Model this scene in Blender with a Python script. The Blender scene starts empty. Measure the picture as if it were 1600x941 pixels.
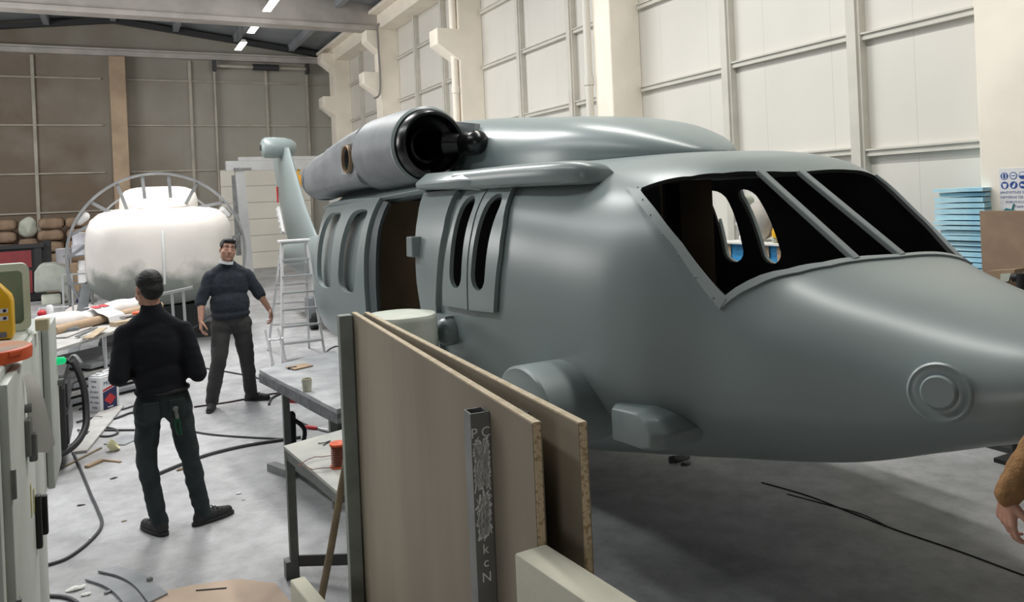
import bpy, bmesh, math, random
from mathutils import Vector, Matrix, noise, geometry
random.seed(7)
C = bpy.context.scene.collection
PI = math.pi
R = math.radians

# ------------------------------------------------------------------ camera geometry (1600x941 frame)
CAM_H, FOC, PPX, PPY, RHO, YAW = 2.08, 1200.0, 800.0, 307.0, R(2.5), R(27.2)
def ray(px, py):
    du, dv = px-PPX, py-PPY
    c, s = math.cos(RHO), math.sin(RHO)
    r_, d_ = du*c-dv*s, du*s+dv*c
    return Vector((FOC*math.sin(YAW)+r_*math.cos(YAW), FOC*math.cos(YAW)-r_*math.sin(YAW), -d_))
def at_z(px, py, z=0.0):
    r = ray(px, py); return r*((z-CAM_H)/r.z)+Vector((0, 0, CAM_H))
def at_y(px, py, y):
    r = ray(px, py); return r*(y/r.y)+Vector((0, 0, CAM_H))
def at_x(px, py, x):
    r = ray(px, py); return r*(x/r.x)+Vector((0, 0, CAM_H))

# ------------------------------------------------------------------ materials
def mat(name, col, rough=.6, metal=0., var=0., scale=4., col2=None, bump=0., bscale=40., detail=4., spec=.5, emit=None, estr=0., coat=0., stretch=(1, 1, 1), lo=.35, hi=.65):
    m = bpy.data.materials.new(name); m.use_nodes = True
    nt = m.node_tree; N_ = nt.nodes; L = nt.links
    b = N_['Principled BSDF']
    b.inputs['Roughness'].default_value = rough; b.inputs['Metallic'].default_value = metal
    b.inputs['Specular IOR Level'].default_value = spec
    b.inputs['Coat Weight'].default_value = coat
    b.inputs['Base Color'].default_value = (*col, 1)
    if var > 0 or col2 or bump > 0:
        tc = N_.new('ShaderNodeTexCoord'); mp = N_.new('ShaderNodeMapping'); mp.inputs['Scale'].default_value = stretch
        L.new(tc.outputs['Object'], mp.inputs['Vector'])
    if var > 0 or col2:
        n = N_.new('ShaderNodeTexNoise'); n.inputs['Scale'].default_value = scale; n.inputs['Detail'].default_value = detail
        L.new(mp.outputs['Vector'], n.inputs['Vector'])
        rmp = N_.new('ShaderNodeValToRGB'); e = rmp.color_ramp.elements
        c2 = col2 or tuple(c*(1-var) for c in col)
        c1 = col if col2 else tuple(min(1, c*(1+var)) for c in col)
        e[0].position = lo; e[0].color = (*c2, 1); e[1].position = hi; e[1].color = (*c1, 1)
        L.new(n.outputs['Fac'], rmp.inputs['Fac']); L.new(rmp.outputs['Color'], b.inputs['Base Color'])
    if bump > 0:
        n2 = N_.new('ShaderNodeTexNoise'); n2.inputs['Scale'].default_value = bscale; n2.inputs['Detail'].default_value = 3
        L.new(mp.outputs['Vector'], n2.inputs['Vector'])
        bp = N_.new('ShaderNodeBump'); bp.inputs['Strength'].default_value = bump; bp.inputs['Distance'].default_value = .01
        L.new(n2.outputs['Fac'], bp.inputs['Height']); L.new(bp.outputs['Normal'], b.inputs['Normal'])
    if emit:
        b.inputs['Emission Color'].default_value = (*emit, 1); b.inputs['Emission Strength'].default_value = estr
    return m
def seam_mat(name, col, axis, period, dark=.8, width=.012, var=.05, scale=.6, col2=None, rough=.55, stain=None):
    """painted cladding with thin joint lines every `period` metres along one object axis, optional dust stain"""
    m = mat(name, col, rough, var=var, scale=scale, col2=col2)
    nt = m.node_tree; N_ = nt.nodes; L = nt.links; b = N_['Principled BSDF']
    tc = [n for n in N_ if n.type == 'TEX_COORD'][0]
    sx = N_.new('ShaderNodeSeparateXYZ'); L.new(tc.outputs['Object'], sx.inputs[0])
    def mth(op, a, v=None):
        n = N_.new('ShaderNodeMath'); n.operation = op
        if hasattr(a, 'is_linked') or hasattr(a, 'links'): L.new(a, n.inputs[0])
        else: n.inputs[0].default_value = a
        if v is not None:
            if isinstance(v, (int, float)): n.inputs[1].default_value = v
            else: L.new(v, n.inputs[1])
        return n.outputs[0]
    f = mth('FRACT', mth('DIVIDE', sx.outputs[axis], period))
    lt = mth('LESS_THAN', f, width/period)
    mx = N_.new('ShaderNodeMix'); mx.data_type = 'RGBA'; mx.blend_type = 'MULTIPLY'
    src = b.inputs['Base Color'].links[0].from_socket
    L.new(lt, mx.inputs['Factor']); L.new(src, mx.inputs['A']); mx.inputs['B'].default_value = (dark, dark, dark, 1)
    out = mx.outputs['Result']
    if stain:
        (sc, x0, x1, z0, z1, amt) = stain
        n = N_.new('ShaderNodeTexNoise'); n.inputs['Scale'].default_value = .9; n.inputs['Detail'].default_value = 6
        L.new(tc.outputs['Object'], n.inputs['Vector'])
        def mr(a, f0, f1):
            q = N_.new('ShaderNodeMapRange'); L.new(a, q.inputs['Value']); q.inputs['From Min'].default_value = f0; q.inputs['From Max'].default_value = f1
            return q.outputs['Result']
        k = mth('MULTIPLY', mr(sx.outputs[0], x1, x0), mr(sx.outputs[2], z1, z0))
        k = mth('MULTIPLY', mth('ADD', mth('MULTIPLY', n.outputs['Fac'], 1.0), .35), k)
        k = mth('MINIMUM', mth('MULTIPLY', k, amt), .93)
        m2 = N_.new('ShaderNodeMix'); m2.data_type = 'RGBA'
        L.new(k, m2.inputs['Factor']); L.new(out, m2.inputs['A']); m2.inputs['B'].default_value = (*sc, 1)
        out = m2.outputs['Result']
    L.new(out, b.inputs['Base Color'])
    return m

# ------------------------------------------------------------------ mesh building
class MB:
    def __init__(self): self.bm = bmesh.new()
    def _x(self, vs, M):
        if M is not None: bmesh.ops.transform(self.bm, matrix=M, verts=vs)
    def box(self, c, s, rot=None, M=None):
        """centre, size, optional z-rotation or matrix"""
        r = bmesh.ops.create_cube(self.bm, size=1)
        m = Matrix.Translation(c) @ (Matrix.Rotation(rot, 4, 'Z') if isinstance(rot, (int, float)) else (rot or Matrix())) @ Matrix.Diagonal((*s, 1))
        self._x(r['verts'], m); self._x(r['verts'], M); return self
    def bar(self, a, b, w, h, up=(0, 0, 1)):
        """rectangular bar from a to b, w across, h along up"""
        a, b = Vector(a), Vector(b); d = b-a; ln = d.length; d.normalize()
        u = Vector(up); x = d.cross(u)
        if x.length < 1e-4: x = d.cross(Vector((1, 0, 0)))
        x.normalize(); u = x.cross(d)
        m = Matrix((x, d, u)).transposed().to_4x4(); m.translation = (a+b)/2
        return self.box((0, 0, 0), (w, ln, h), M=m)
    def cyl(self, a, b, r0, r1=None, seg=16, caps=True):
        a, b = Vector(a), Vector(b); d = b-a
        r1 = r0 if r1 is None else r1
        m = d.to_track_quat('Z', 'Y').to_matrix().to_4x4(); m.translation = (a+b)/2
        bmesh.ops.create_cone(self.bm, cap_ends=caps, segments=seg, radius1=r0, radius2=r1, depth=d.length, matrix=m); return self
    def ell(self, c, r, rot=None, seg=20, rings=12):
        m = Matrix.Translation(c) @ (rot.to_4x4() if rot is not None else Matrix()) @ Matrix.Diagonal((r[0], r[1], r[2], 1))
        bmesh.ops.create_uvsphere(self.bm, u_segments=seg, v_segments=rings, radius=1, matrix=m); return self
    def cap(self, a, b, r0, r1=None, seg=14):
        """tapered capsule"""
        a, b = Vector(a), Vector(b); r1 = r0 if r1 is None else r1
        if (b-a).length > 1e-4: self.cyl(a, b, r0, r1, seg)
        self.ell(a, (r0,)*3, seg=seg, rings=8); self.ell(b, (r1,)*3, seg=seg, rings=8); return self
    def loft(self, rings, close=True, cap0=True, cap1=True):
        bm = self.bm; vs = [[bm.verts.new(p) for p in r] for r in rings]; n = len(rings[0])
        for i in range(len(rings)-1):
            for j in range(n if close else n-1):
                k = (j+1) % n
                bm.faces.new((vs[i][j], vs[i][k], vs[i+1][k], vs[i+1][j]))
        if cap0: bm.faces.new(list(reversed(vs[0])))
        if cap1: bm.faces.new(vs[-1])
        return self
    def lathe(self, prof, M=None, seg=32, cap0=False, cap1=False):
        """prof of (radius, z)"""
        rings = []
        for r, z in prof:
            rings.append([(M or Matrix()) @ Vector((r*math.cos(2*PI*k/seg), r*math.sin(2*PI*k/seg), z)) for k in range(seg)])
        return self.loft(rings, True, cap0, cap1)
    def tube(self, pts, r, seg=8, closed=False):
        pts = [Vector(p) for p in pts]; n = len(pts); rings = []; px = None
        for i, p in enumerate(pts):
            t = (pts[(i+1) % n] if (closed or i < n-1) else p)-(pts[i-1] if (closed or i > 0) else p)
            t.normalize()
            if px is None:
                px = t.cross(Vector((0, 0, 1)))
                if px.length < .05: px = t.cross(Vector((1, 0, 0)))
            px = px-t*px.dot(t); px.normalize(); y = t.cross(px)
            rr = r[i] if isinstance(r, (list, tuple)) else r
            rings.append([p+px*rr*math.cos(2*PI*k/seg)+y*rr*math.sin(2*PI*k/seg) for k in range(seg)])
        if closed: rings.append(rings[0]); return self.loft(rings, True, False, False)
        return self.loft(rings)
    def prism(self, poly, M=None, h=1.0):
        """polygon in xy extruded h along +z, then M"""
        b_ = [Vector((x, y, 0)) for x, y in poly]; t_ = [Vector((x, y, h)) for x, y in poly]
        if M is not None: b_ = [M @ v for v in b_]; t_ = [M @ v for v in t_]
        return self.loft([b_, t_])
    def sq_tube(self, a, b, w, h, t, up=(0, 0, 1)):
        """hollow rectangular tube"""
        a, b = Vector(a), Vector(b); d = (b-a).normalized(); u = Vector(up); x = d.cross(u)
        if x.length < 1e-4: x = d.cross(Vector((1, 0, 0)))
        x.normalize(); u = x.cross(d)
        def sq(p, w_, h_): return [p+x*sx*w_/2+u*sy*h_/2 for sx, sy in ((-1, -1), (1, -1), (1, 1), (-1, 1))]
        rings = [sq(a, w, h), sq(b, w, h), sq(b, w-2*t, h-2*t), sq(a, w-2*t, h-2*t), sq(a, w, h)]
        return self.loft(rings, True, False, False)
    def bevel(self, w, seg=2, ang=30):
        bmesh.ops.remove_doubles(self.bm, verts=self.bm.verts, dist=1e-5)
        bmesh.ops.recalc_face_normals(self.bm, faces=self.bm.faces)
        es = [e for e in self.bm.edges if len(e.link_faces) == 2 and e.calc_face_angle(0) > R(ang)]
        bmesh.ops.bevel(self.bm, geom=es, offset=w, offset_type='OFFSET', segments=seg, affect='EDGES', profile=.5, clamp_overlap=True); return self
    def jitter(self, amp, scale, seed=0):
        o = Vector((seed*3.1, seed*1.7, seed*.9))
        for v in self.bm.verts:
            v.co += noise.noise_vector(v.co*scale+o)*amp
        return self
    def subdiv(self, cuts=1):
        bmesh.ops.subdivide_edges(self.bm, edges=self.bm.edges[:], cuts=cuts, use_grid_fill=True); return self
    def mesh(self, name, m, smooth=35):
        bm = self.bm
        bmesh.ops.recalc_face_normals(bm, faces=bm.faces)
        me = bpy.data.meshes.new(name)
        if smooth:
            for f in bm.faces: f.smooth = True
            for e in bm.edges:
                if len(e.link_faces) == 2 and e.calc_face_angle(0) > R(smooth): e.smooth = False
        bm.to_mesh(me); bm.free()
        for mm in (m if isinstance(m, (list, tuple)) else [m]): me.materials.append(mm)
        return me
    def part(self, name, m, parent, world=True, smooth=35, label=None):
        me = self.mesh(name, m, smooth)
        o = bpy.data.objects.new(name, me); C.objects.link(o)
        if parent is not None:
            o.parent = parent
            if world: me.transform(wmat(parent).inverted())
        if label: o['label'] = label
        return o
    def obj(self, name, m, label, cat, group=None, kind=None, smooth=35):
        """top-level single mesh; origin goes to the middle of its base"""
        me = self.mesh(name, m, smooth)
        xs = [v.co for v in me.vertices]
        c = Vector(((min(v.x for v in xs)+max(v.x for v in xs))/2, (min(v.y for v in xs)+max(v.y for v in xs))/2, min(v.z for v in xs)))
        me.transform(Matrix.Translation(-c))
        o = bpy.data.objects.new(name, me); o.location = c; C.objects.link(o)
        tag(o, label, cat, group, kind); return o
    def struct(self, name, m, smooth=35, parent=None):
        o = self.part(name, m, parent, smooth=smooth)
        if parent is None: o['kind'] = 'structure'
        return o
def wmat(o):
    m = o.matrix_basis.copy()
    while o.parent: o = o.parent; m = o.matrix_basis @ m
    return m
def tag(o, label=None, cat=None, group=None, kind=None):
    if label: o['label'] = label
    if cat: o['category'] = cat
    if group: o['group'] = group
    if kind: o['kind'] = kind
def thing(name, label, cat, loc=(0, 0, 0), rotz=0., group=None):
    o = bpy.data.objects.new(name, None); C.objects.link(o); o.empty_display_size = .2
    o.location = loc; o.rotation_euler = (0, 0, rotz); tag(o, label, cat, group); return o
def kids(o): return [c for c in bpy.data.objects if c.parent == o]
def dup(o, loc=None, rotz=None, label=None, parent=None):
    c = o.copy(); C.objects.link(c)
    if parent: c.parent = parent
    if loc is not None: c.location = loc
    if rotz is not None: c.rotation_euler = (0, 0, rotz)
    if label: c['label'] = label
    for k in kids(o): dup(k, parent=c)
    return c
def evalmesh(o):
    bpy.context.view_layer.update()
    dg = bpy.context.evaluated_depsgraph_get()
    return bpy.data.meshes.new_from_object(o.evaluated_get(dg))
def remesh(mb, voxel, smooth=4, fold=0., fscale=9., seed=0, subd=False):
    """weld overlapping blobs into one skin"""
    me = bpy.data.meshes.new('tmp'); mb.bm.to_mesh(me); mb.bm.free()
    o = bpy.data.objects.new('tmp', me); C.objects.link(o)
    m = o.modifiers.new('r', 'REMESH'); m.mode = 'VOXEL'; m.voxel_size = voxel
    s = o.modifiers.new('s', 'SMOOTH'); s.factor = .5; s.iterations = smooth
    r = evalmesh(o); bpy.data.objects.remove(o); bpy.data.meshes.remove(me)
    out = MB(); out.bm.from_mesh(r); bpy.data.meshes.remove(r)
    if fold:
        out.bm.normal_update(); off = Vector((seed*2.3, seed*5.1, seed))
        for v in out.bm.verts:
            p = Vector((v.co.x*fscale, v.co.y*fscale, v.co.z*fscale*1.5))+off
            v.co += v.normal*fold*(noise.noise(p)+.5*noise.noise(p*2.1))
    return out
def solid(o, t, offset=-1, inner=None, rim=0):
    """give a skin thickness, bake it in"""
    if inner: o.data.materials.append(inner)
    m = o.modifiers.new('s', 'SOLIDIFY'); m.thickness = t; m.offset = offset; m.use_even_offset = True
    if inner: m.material_offset = len(o.data.materials)-1; m.material_offset_rim = rim
    me = evalmesh(o); o.modifiers.clear(); o.data = me
    bm = bmesh.new(); bm.from_mesh(me)
    for e in bm.edges: e.smooth = not (len(e.link_faces) == 2 and e.calc_face_angle(0) > R(38))
    bm.to_mesh(me); bm.free()
    return o
def spline(pts, n=8):
    """Catmull-Rom through points"""
    P = [Vector(p) for p in pts]; out = []
    for i in range(len(P)-1):
        p0, p1, p2, p3 = P[max(i-1, 0)], P[i], P[i+1], P[min(i+2, len(P)-1)]
        for k in range(n):
            t = k/n
            out.append(.5*((2*p1)+(p2-p0)*t+(2*p0-5*p1+4*p2-p3)*t*t+(3*p1-p0-3*p2+p3)*t**3))
    out.append(P[-1]); return out
def letters(txt, size, m, parent, M, name='lettering', depth=.0008, align='CENTER', label=None):
    cu = bpy.data.curves.new(name, 'FONT'); cu.body = txt; cu.size = size; cu.extrude = depth; cu.align_x = align; cu.align_y = 'CENTER'
    t = bpy.data.objects.new(name, cu); C.objects.link(t)
    me = evalmesh(t); bpy.data.objects.remove(t); bpy.data.curves.remove(cu)
    me.transform(M); me.materials.clear(); me.materials.append(m)
    o = bpy.data.objects.new(name, me); C.objects.link(o)
    if parent is not None: o.parent = parent; me.transform(wmat(parent).inverted())
    if label: o['label'] = label
    return o
def frame(o, x, y):
    """matrix with origin o, x axis x, y axis y"""
    x = Vector(x).normalized(); z = x.cross(Vector(y)).normalized(); y = z.cross(x)
    m = Matrix((x, y, z)).transposed().to_4x4(); m.translation = o; return m
# ------------------------------------------------------------------ palette
M_floor = mat('concrete_floor', (.52, .52, .535), .6, scale=1.1, col2=(.38, .38, .385), detail=12, bump=.25, bscale=12, lo=.38, hi=.62)
_nt = M_floor.node_tree; _b = _nt.nodes['Principled BSDF']; _tc = [n for n in _nt.nodes if n.type == 'TEX_COORD'][0]
_n = _nt.nodes.new('ShaderNodeTexNoise'); _n.inputs['Scale'].default_value = 5.5; _n.inputs['Detail'].default_value = 10; _n.inputs['Roughness'].default_value = .7; _nt.links.new(_tc.outputs['Object'], _n.inputs['Vector'])
_r = _nt.nodes.new('ShaderNodeValToRGB'); _r.color_ramp.elements[0].position = .34; _r.color_ramp.elements[0].color = (.72, .72, .72, 1); _r.color_ramp.elements[1].position = .60; _r.color_ramp.elements[1].color = (1.0, 1.0, 1.0, 1); _nt.links.new(_n.outputs['Fac'], _r.inputs['Fac'])
_m = _nt.nodes.new('ShaderNodeMix'); _m.data_type = 'RGBA'; _m.blend_type = 'MULTIPLY'; _m.inputs['Factor'].default_value = 1; _src = _b.inputs['Base Color'].links[0].from_socket
_nt.links.new(_src, _m.inputs['A']); _nt.links.new(_r.outputs['Color'], _m.inputs['B']); _nt.links.new(_m.outputs['Result'], _b.inputs['Base Color'])
M_wall = seam_mat('cream_cladding', (.68, .66, .61), 1, 1.0, dark=.86, width=.01, var=.04)
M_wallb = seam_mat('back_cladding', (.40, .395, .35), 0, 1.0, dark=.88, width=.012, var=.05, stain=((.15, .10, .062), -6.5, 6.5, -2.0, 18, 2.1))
M_girt = mat('cream_steel', (.60, .58, .52), .5, var=.05)
M_girtb = mat('dusty_steel', (.42, .39, .33), .6, var=.15, scale=2)
M_conc = mat('painted_concrete', (.93, .86, .75), .65, var=.05, scale=1.5, bump=.1, bscale=18)
M_concg = mat('grey_concrete', (.47, .44, .41), .75, var=.1, scale=2)
M_conct = mat('tan_concrete', (.46, .34, .235), .75, var=.12, scale=2)
M_roof = mat('roof_sheet', (.27, .29, .31), .6, var=.08, scale=1)
M_dark = mat('dark_steel', (.035, .037, .04), .5)
M_door = seam_mat('sectional_door', (.78, .75, .67), 2, .5615, dark=.45, width=.022, var=.05)
M_heli = mat('grey_primer', (.26, .31, .31), .34, var=.03, scale=1.2, spec=.5, coat=.15)
M_heli.node_tree.nodes['Principled BSDF'].inputs['Coat Roughness'].default_value = .3
M_heli3 = mat('light_grey_primer', (.34, .385, .385), .42, var=.03, scale=2)
M_heli2 = mat('dusty_grey_primer', (.27, .285, .30), .5, col2=(.21, .225, .235), scale=5, detail=6)
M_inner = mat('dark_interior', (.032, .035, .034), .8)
M_void = mat('matt_black', (.003, .003, .003), .95, spec=.1)
M_black = mat('glossy_black', (.006, .006, .007), .28)
M_mdf = mat('mdf_brown', (.36, .25, .155), .75, var=.12, scale=3)
M_chip = mat('chipboard_face', (.335, .285, .215), .6, col2=(.25, .21, .155), scale=1.3, detail=7, stretch=(1, 2, .35))
M_chipe = mat('chipboard_edge', (.74, .58, .37), .8, col2=(.44, .30, .17), scale=110, detail=2, lo=.36, hi=.5)
M_tube = mat('raw_steel', (.27, .28, .275), .42, metal=.3, col2=(.17, .175, .175), scale=6, detail=6)
M_tubeg = mat('green_grey_steel', (.15, .165, .152), .55, metal=.2, var=.2, scale=5)
M_chalk = mat('white_chalk', (.88, .88, .85), .9)
M_foam = mat('beige_foam', (.62, .60, .48), .75, col2=(.54, .52, .42), scale=6, bump=.1)
M_alu = mat('aluminium', (.62, .63, .64), .35, metal=.7, var=.05)
M_whitem = mat('white_metal', (.72, .72, .72), .45)
M_plaster = mat('plaster', (.60, .61, .54), .8, col2=(.46, .50, .42), scale=4, detail=7, bump=.25, bscale=14)
M_fibre = mat('white_gelcoat', (.86, .80, .76), .5, var=.04, scale=3)
M_cab = mat('cabinet_paint', (.62, .65, .60), .5, col2=(.50, .53, .49), scale=2, detail=6)
M_orange = mat('orange_plastic', (.72, .115, .035), .5, var=.1)
M_dusty = mat('dusty_lid', (.40, .33, .27), .85, col2=(.55, .24, .13), scale=5)
M_yellow = mat('yellow_plastic', (.82, .47, .02), .4)
M_amber = mat('amber_plastic', (.55, .34, .06), .3)
M_red = mat('red_plastic', (.55, .03, .04), .45)
M_dred = mat('dark_red', (.20, .025, .03), .6, var=.1)
M_blue = mat('navy_print', (.018, .02, .085), .45)
M_bluet = mat('blue_tarp', (.05, .30, .62), .45, var=.15, scale=9, bump=.4, bscale=14)
M_bluef = mat('blue_foam', (.56, .84, .93), .8, col2=(.36, .66, .82), scale=4, bump=.2, bscale=25)
M_white = mat('white_plastic', (.80, .80, .82), .4)
M_paper = mat('paper', (.78, .78, .74), .9)
M_card = mat('cardboard', (.46, .33, .22), .9, var=.1)
M_wood = mat('pale_wood', (.50, .40, .28), .8, col2=(.38, .29, .19), scale=5, stretch=(1, 1, .2))
M_stick = mat('old_wood', (.27, .21, .13), .85, col2=(.17, .135, .085), scale=8)
M_stone = mat('grey_slab', (.46, .47, .48), .75, col2=(.29, .30, .315), scale=5, detail=9, bump=.3, bscale=18)
M_slabe = mat('slab_edge', (.15, .155, .165), .8, var=.25, scale=14)
M_rubber = mat('black_rubber', (.018, .018, .019), .6)
M_cable = mat('grey_cable', (.06, .06, .065), .55)
M_skin = mat('skin', (.50, .27, .19), .5, var=.06, scale=20)
M_hair = mat('black_hair', (.006, .005, .005), .55, bump=.6, bscale=90)
M_swA = mat('black_sweater', (.006, .007, .012), .95, bump=.4, bscale=160)
M_swB = mat('charcoal_sweater', (.030, .036, .048), .95, var=.2, scale=40, bump=.5, bscale=120)
M_swC = mat('tan_sweater', (.27, .145, .058), .95, var=.15, scale=40, bump=.4, bscale=120)
M_jeanA = mat('dark_jeans', (.036, .047, .049), .9, col2=(.020, .028, .030), scale=7, bump=.3, bscale=150)
M_jeanB = mat('grey_trousers', (.048, .048, .047), .9, var=.15, scale=7, bump=.3, bscale=120)
M_shoe = mat('dark_shoe', (.026, .026, .027), .7, var=.2, scale=20)
M_sole = mat('shoe_sole', (.03, .03, .03), .8)
M_sack = mat('paper_sack', (.34, .24, .165), .85, col2=(.22, .15, .10), scale=4, bump=.4, bscale=9)
M_glassg = mat('green_glass', (.34, .40, .33), .35, col2=(.20, .32, .28), scale=5)
M_copper = mat('copper_wire', (.27, .115, .08), .45, metal=.2)
M_lamp = mat('lit_tube', (.9, .9, .9), .5, emit=(1, .98, .92), estr=9)
M_led = mat('green_light', (.0, .4, .15), .3, emit=(.02, .9, .30), estr=.45)
M_print = mat('print_blue', (.02, .07, .30), .6)
M_tint = mat('print_grey', (.18, .18, .22), .6)
M_gaunt = mat('grey_board', (.46, .45, .43), .8, var=.12, scale=6)
M_sheet = mat('grey_sheet', (.33, .34, .355), .6, col2=(.25, .26, .275), scale=5)

# ------------------------------------------------------------------ the hall
XW, YB = 7.2, 27.3
MB().box((1.5, 9.5, -.05), (19, 36, .1)).struct('floor', M_floor)
MB().box((XW+.06, 10.4, 4.2), (.12, 34, 8.4)).struct('wall_right', M_wall)
MB().prism([(-7.4, 0), (7.3, 0), (7.3, 7.42), (.1, 8.32), (-7.4, 7.42)], frame((0, YB+.12, 0), (1, 0, 0), (0, 0, 1)), .12).struct('wall_back', M_wallb)
# concrete columns with corbels: profile in (x, z), extruded along y
def column(n, y0, y1, xf=6.65, corbels=(), ztop=8.0):
    prof = [(XW, 0), (xf, 0)]
    for zb, zt, d in corbels:
        prof += [(xf, zb), (xf-d, zb+.42*(zt-zb)+.05), (xf-d, zt), (xf, zt)]
    prof += [(xf, ztop), (XW, ztop)]
    b = MB(); b.prism(prof, frame((0, y1, 0), (1, 0, 0), (0, 0, 1)), y1-y0); b.bevel(.012, 1, 50)
    b.struct('trim_%d' % n, M_conc)
column(1, 3.36, 4.06)
column(2, 9.50, 9.96)
column(3, 15.10, 15.56, corbels=((5.05, 5.72, .50),))
column(4, 20.62, 21.10, corbels=((5.05, 5.70, .48), (6.25, 6.86, .36)))
column(5, 25.60, 26.30, corbels=((5.05, 5.70, .40), (6.60, 7.15, .38)))
# wall posts and girts on the right wall
bays = [(-3., 3.36, []), (4.06, 9.50, [5.64, 7.58]), (9.96, 15.10, [11.38, 13.26]), (15.56, 20.62, [17.14, 19.02]), (21.10, 25.60, [24.1])]
k = 6
for bi, (y0, y1, posts) in enumerate(bays):
    b = MB()
    for py in posts:
        b.box((XW-.05, py, 4.0), (.10, .17, 8.0)); b.box((XW-.115, py, 4.0), (.03, .11, 8.0))
    zoff = (0, 0, .02, .03, 0)[bi]
    for gz in (1.08, 2.38, 3.62, 4.87, 6.06, 7.22):
        ys = [y0]+posts+[y1]
        for a, c in zip(ys[:-1], ys[1:]):
            dz = (.03 if (bi == 1 and a == 5.64) else 0)+zoff
            b.box((XW-.035, (a+c)/2, gz+dz), (.07, c-a-.1, .075)); b.box((XW-.075, (a+c)/2, gz+dz+.03), (.035, c-a-.1, .02))
    b.struct('trim_%d' % k, M_girt); k += 1
# eave beam along the right wall
b = MB(); b.box((6.93, 10.5, 7.12), (.54, 33, .40)); b.box((6.80, 10.5, 7.36), (.8, 33, .10)); b.bevel(.02, 1); b.struct('trim_11', M_conc)
# back wall posts, girts, tan column, top beam
b = MB()
for x, z0 in ((-5.2, 0), (-2.13, 0), (2.28, 0), (4.70, 3.4)):
    b.box((x, YB-.04, (7+z0)/2), (.09, .08, 7-z0))
for z in (1.0, 2.2, 3.39, 4.87, 6.33):
    for x0, x1 in (((-7.2, -.3), (.42, 7.2)) if z > 3.3 else ((-7.2, -.3), (.42, 2.85))):
        b.box(((x0+x1)/2, YB-.03, z), (x1-x0, .06, .045))
b.struct('trim_12', M_girtb)
b = MB(); b.box((.16, YB-.22, 3.5), (.46, .44, 7.0)); b.bevel(.015, 1); b.struct('trim_13', M_conct)
b = MB(); b.box((0, YB-.12, 7.12), (14.4, .24, .16)); b.box((0, YB-.2, 7.24), (14.4, .1, .06)); b.struct('trim_14', M_concg)
# roof: two slopes, purlins, gable rafter, cross girder
def zr(x): return 8.34-abs(x-.1)*.123
b = MB()
for x0, x1 in ((-7.4, .1), (.1, 7.4)):
    b.prism([(x0, zr(x0)), (x1, zr(x1)), (x1, zr(x1)+.12), (x0, zr(x0)+.12)], frame((0, YB+.2, 0), (1, 0, 0), (0, 0, 1)), 34.)
b.struct('ceiling', M_roof)
b = MB()
for x in (-5.6, -3.6, -1.7, .1, 1.9, 3.75, 5.55):
    b.box((x, 10.5, zr(x)-.12), (.16, 33.4, .24))
b.struct('trim_15', M_roof)
b = MB()
for x0, x1 in ((-7.2, .1), (.1, 7.2)): b.bar((x0, YB-.2, zr(x0)-.19), (x1, YB-.2, zr(x1)-.19), .22, .14)
b.struct('trim_16', M_dark)
b = MB()
b.prism([(-7.2, 6.87), (6.9, 6.87), (6.9, 7.9), (.1, 8.75), (-7.2, 7.9)], frame((0, 21.05, 0), (1, 0, 0), (0, 0, 1)), .34)
b.box((-.15, 20.88, 6.93), (14.1, .50, .13)); b.bevel(.015, 1); b.struct('trim_17', M_concg)
# back sectional door with its shaft and side rail
b = MB(); b.box((4.55, YB-.12, 1.68), (2.95, .1, 3.37)); d = b.struct('door_1', M_door)
b = MB()
for x in (3.03, 6.07): b.box((x, YB-.1, 3.4), (.06, .16, 6.8))
b.part('door_rail', M_girtb, d)
b = MB(); b.cyl((3.0, YB-.3, 6.83), (6.1, YB-.3, 6.83), .055); 
b.part('shaft', M_girtb, d)
b = MB(); b.cyl((4.25, YB-.3, 6.83), (5.1, YB-.3, 6.83), .11, seg=20); b.box((3.03, YB-.3, 6.83), (.1, .3, .34)); b.box((6.07, YB-.3, 6.83), (.1, .3, .34))
b.part('spring_drum', M_dark, d)

# downpipes and conduit
b = MB(); b.tube([(6.57, 15.22, 0), (6.57, 15.22, 7.0)], .075, 14)
for z in (4.42, 5.55): b.cyl((6.57, 15.22, z-.07), (6.57, 15.22, z+.07), .088, seg=14)
b.obj('downpipe', M_conc, 'cream downpipe on the column with the single bracket behind the engine', 'pipe')
b = MB(); b.tube([(6.58, 10.02, 0), (6.58, 10.02, 7.0)], .06, 14); b.cyl((6.58, 10.02, 3.75), (6.58, 10.02, 3.9), .075, seg=14)
b.obj('downpipe', mat('offwhite_pipe', (.70, .67, .60), .5), 'off-white downpipe up the broad column right of the engine', 'pipe')
b = MB(); b.tube(spline([(6.90, 20.55, 7.05), (6.62, 20.55, 7.0), (6.60, 20.55, 6.6), (6.60, 20.55, 5.2), (6.42, 20.55, 4.95)], 6), .028, 8)
b.struct('trim_18', mat('grey_conduit', (.25, .24, .23), .6))

# fluorescent lamps hung in a row along the roof
def lamp(y, label):
    t = thing('ceiling_lamp', label, 'lamp', (3.53, y, 7.0), 0, 'fluorescent lamps under the roof')
    b = MB(); b.prism([(-.10, .02), (.10, .02), (.05, .10), (-.05, .10)], Matrix.Translation((0, .62, 0)) @ Matrix.Rotation(PI/2, 4, 'X'), 1.24); b.part('housing', M_whitem, t, world=False)
    b = MB(); b.box((0, 0, .012), (.19, 1.2, .018)); b.part('diffuser', M_lamp, t, world=False)
    for s in (-.5, .5):
        b = MB(); b.cyl((0, s, .09), (0, s, .80), .006, seg=6); b.part('hanger', M_dark, t, world=False)
    return t
lamp(19.35, 'lit fluorescent lamp nearest the camera, in front of the concrete girder')
lamp(21.95, 'lit fluorescent lamp in the middle of the row of three')
lamp(24.5, 'lit fluorescent lamp at the far end, just before the back gable')
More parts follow.
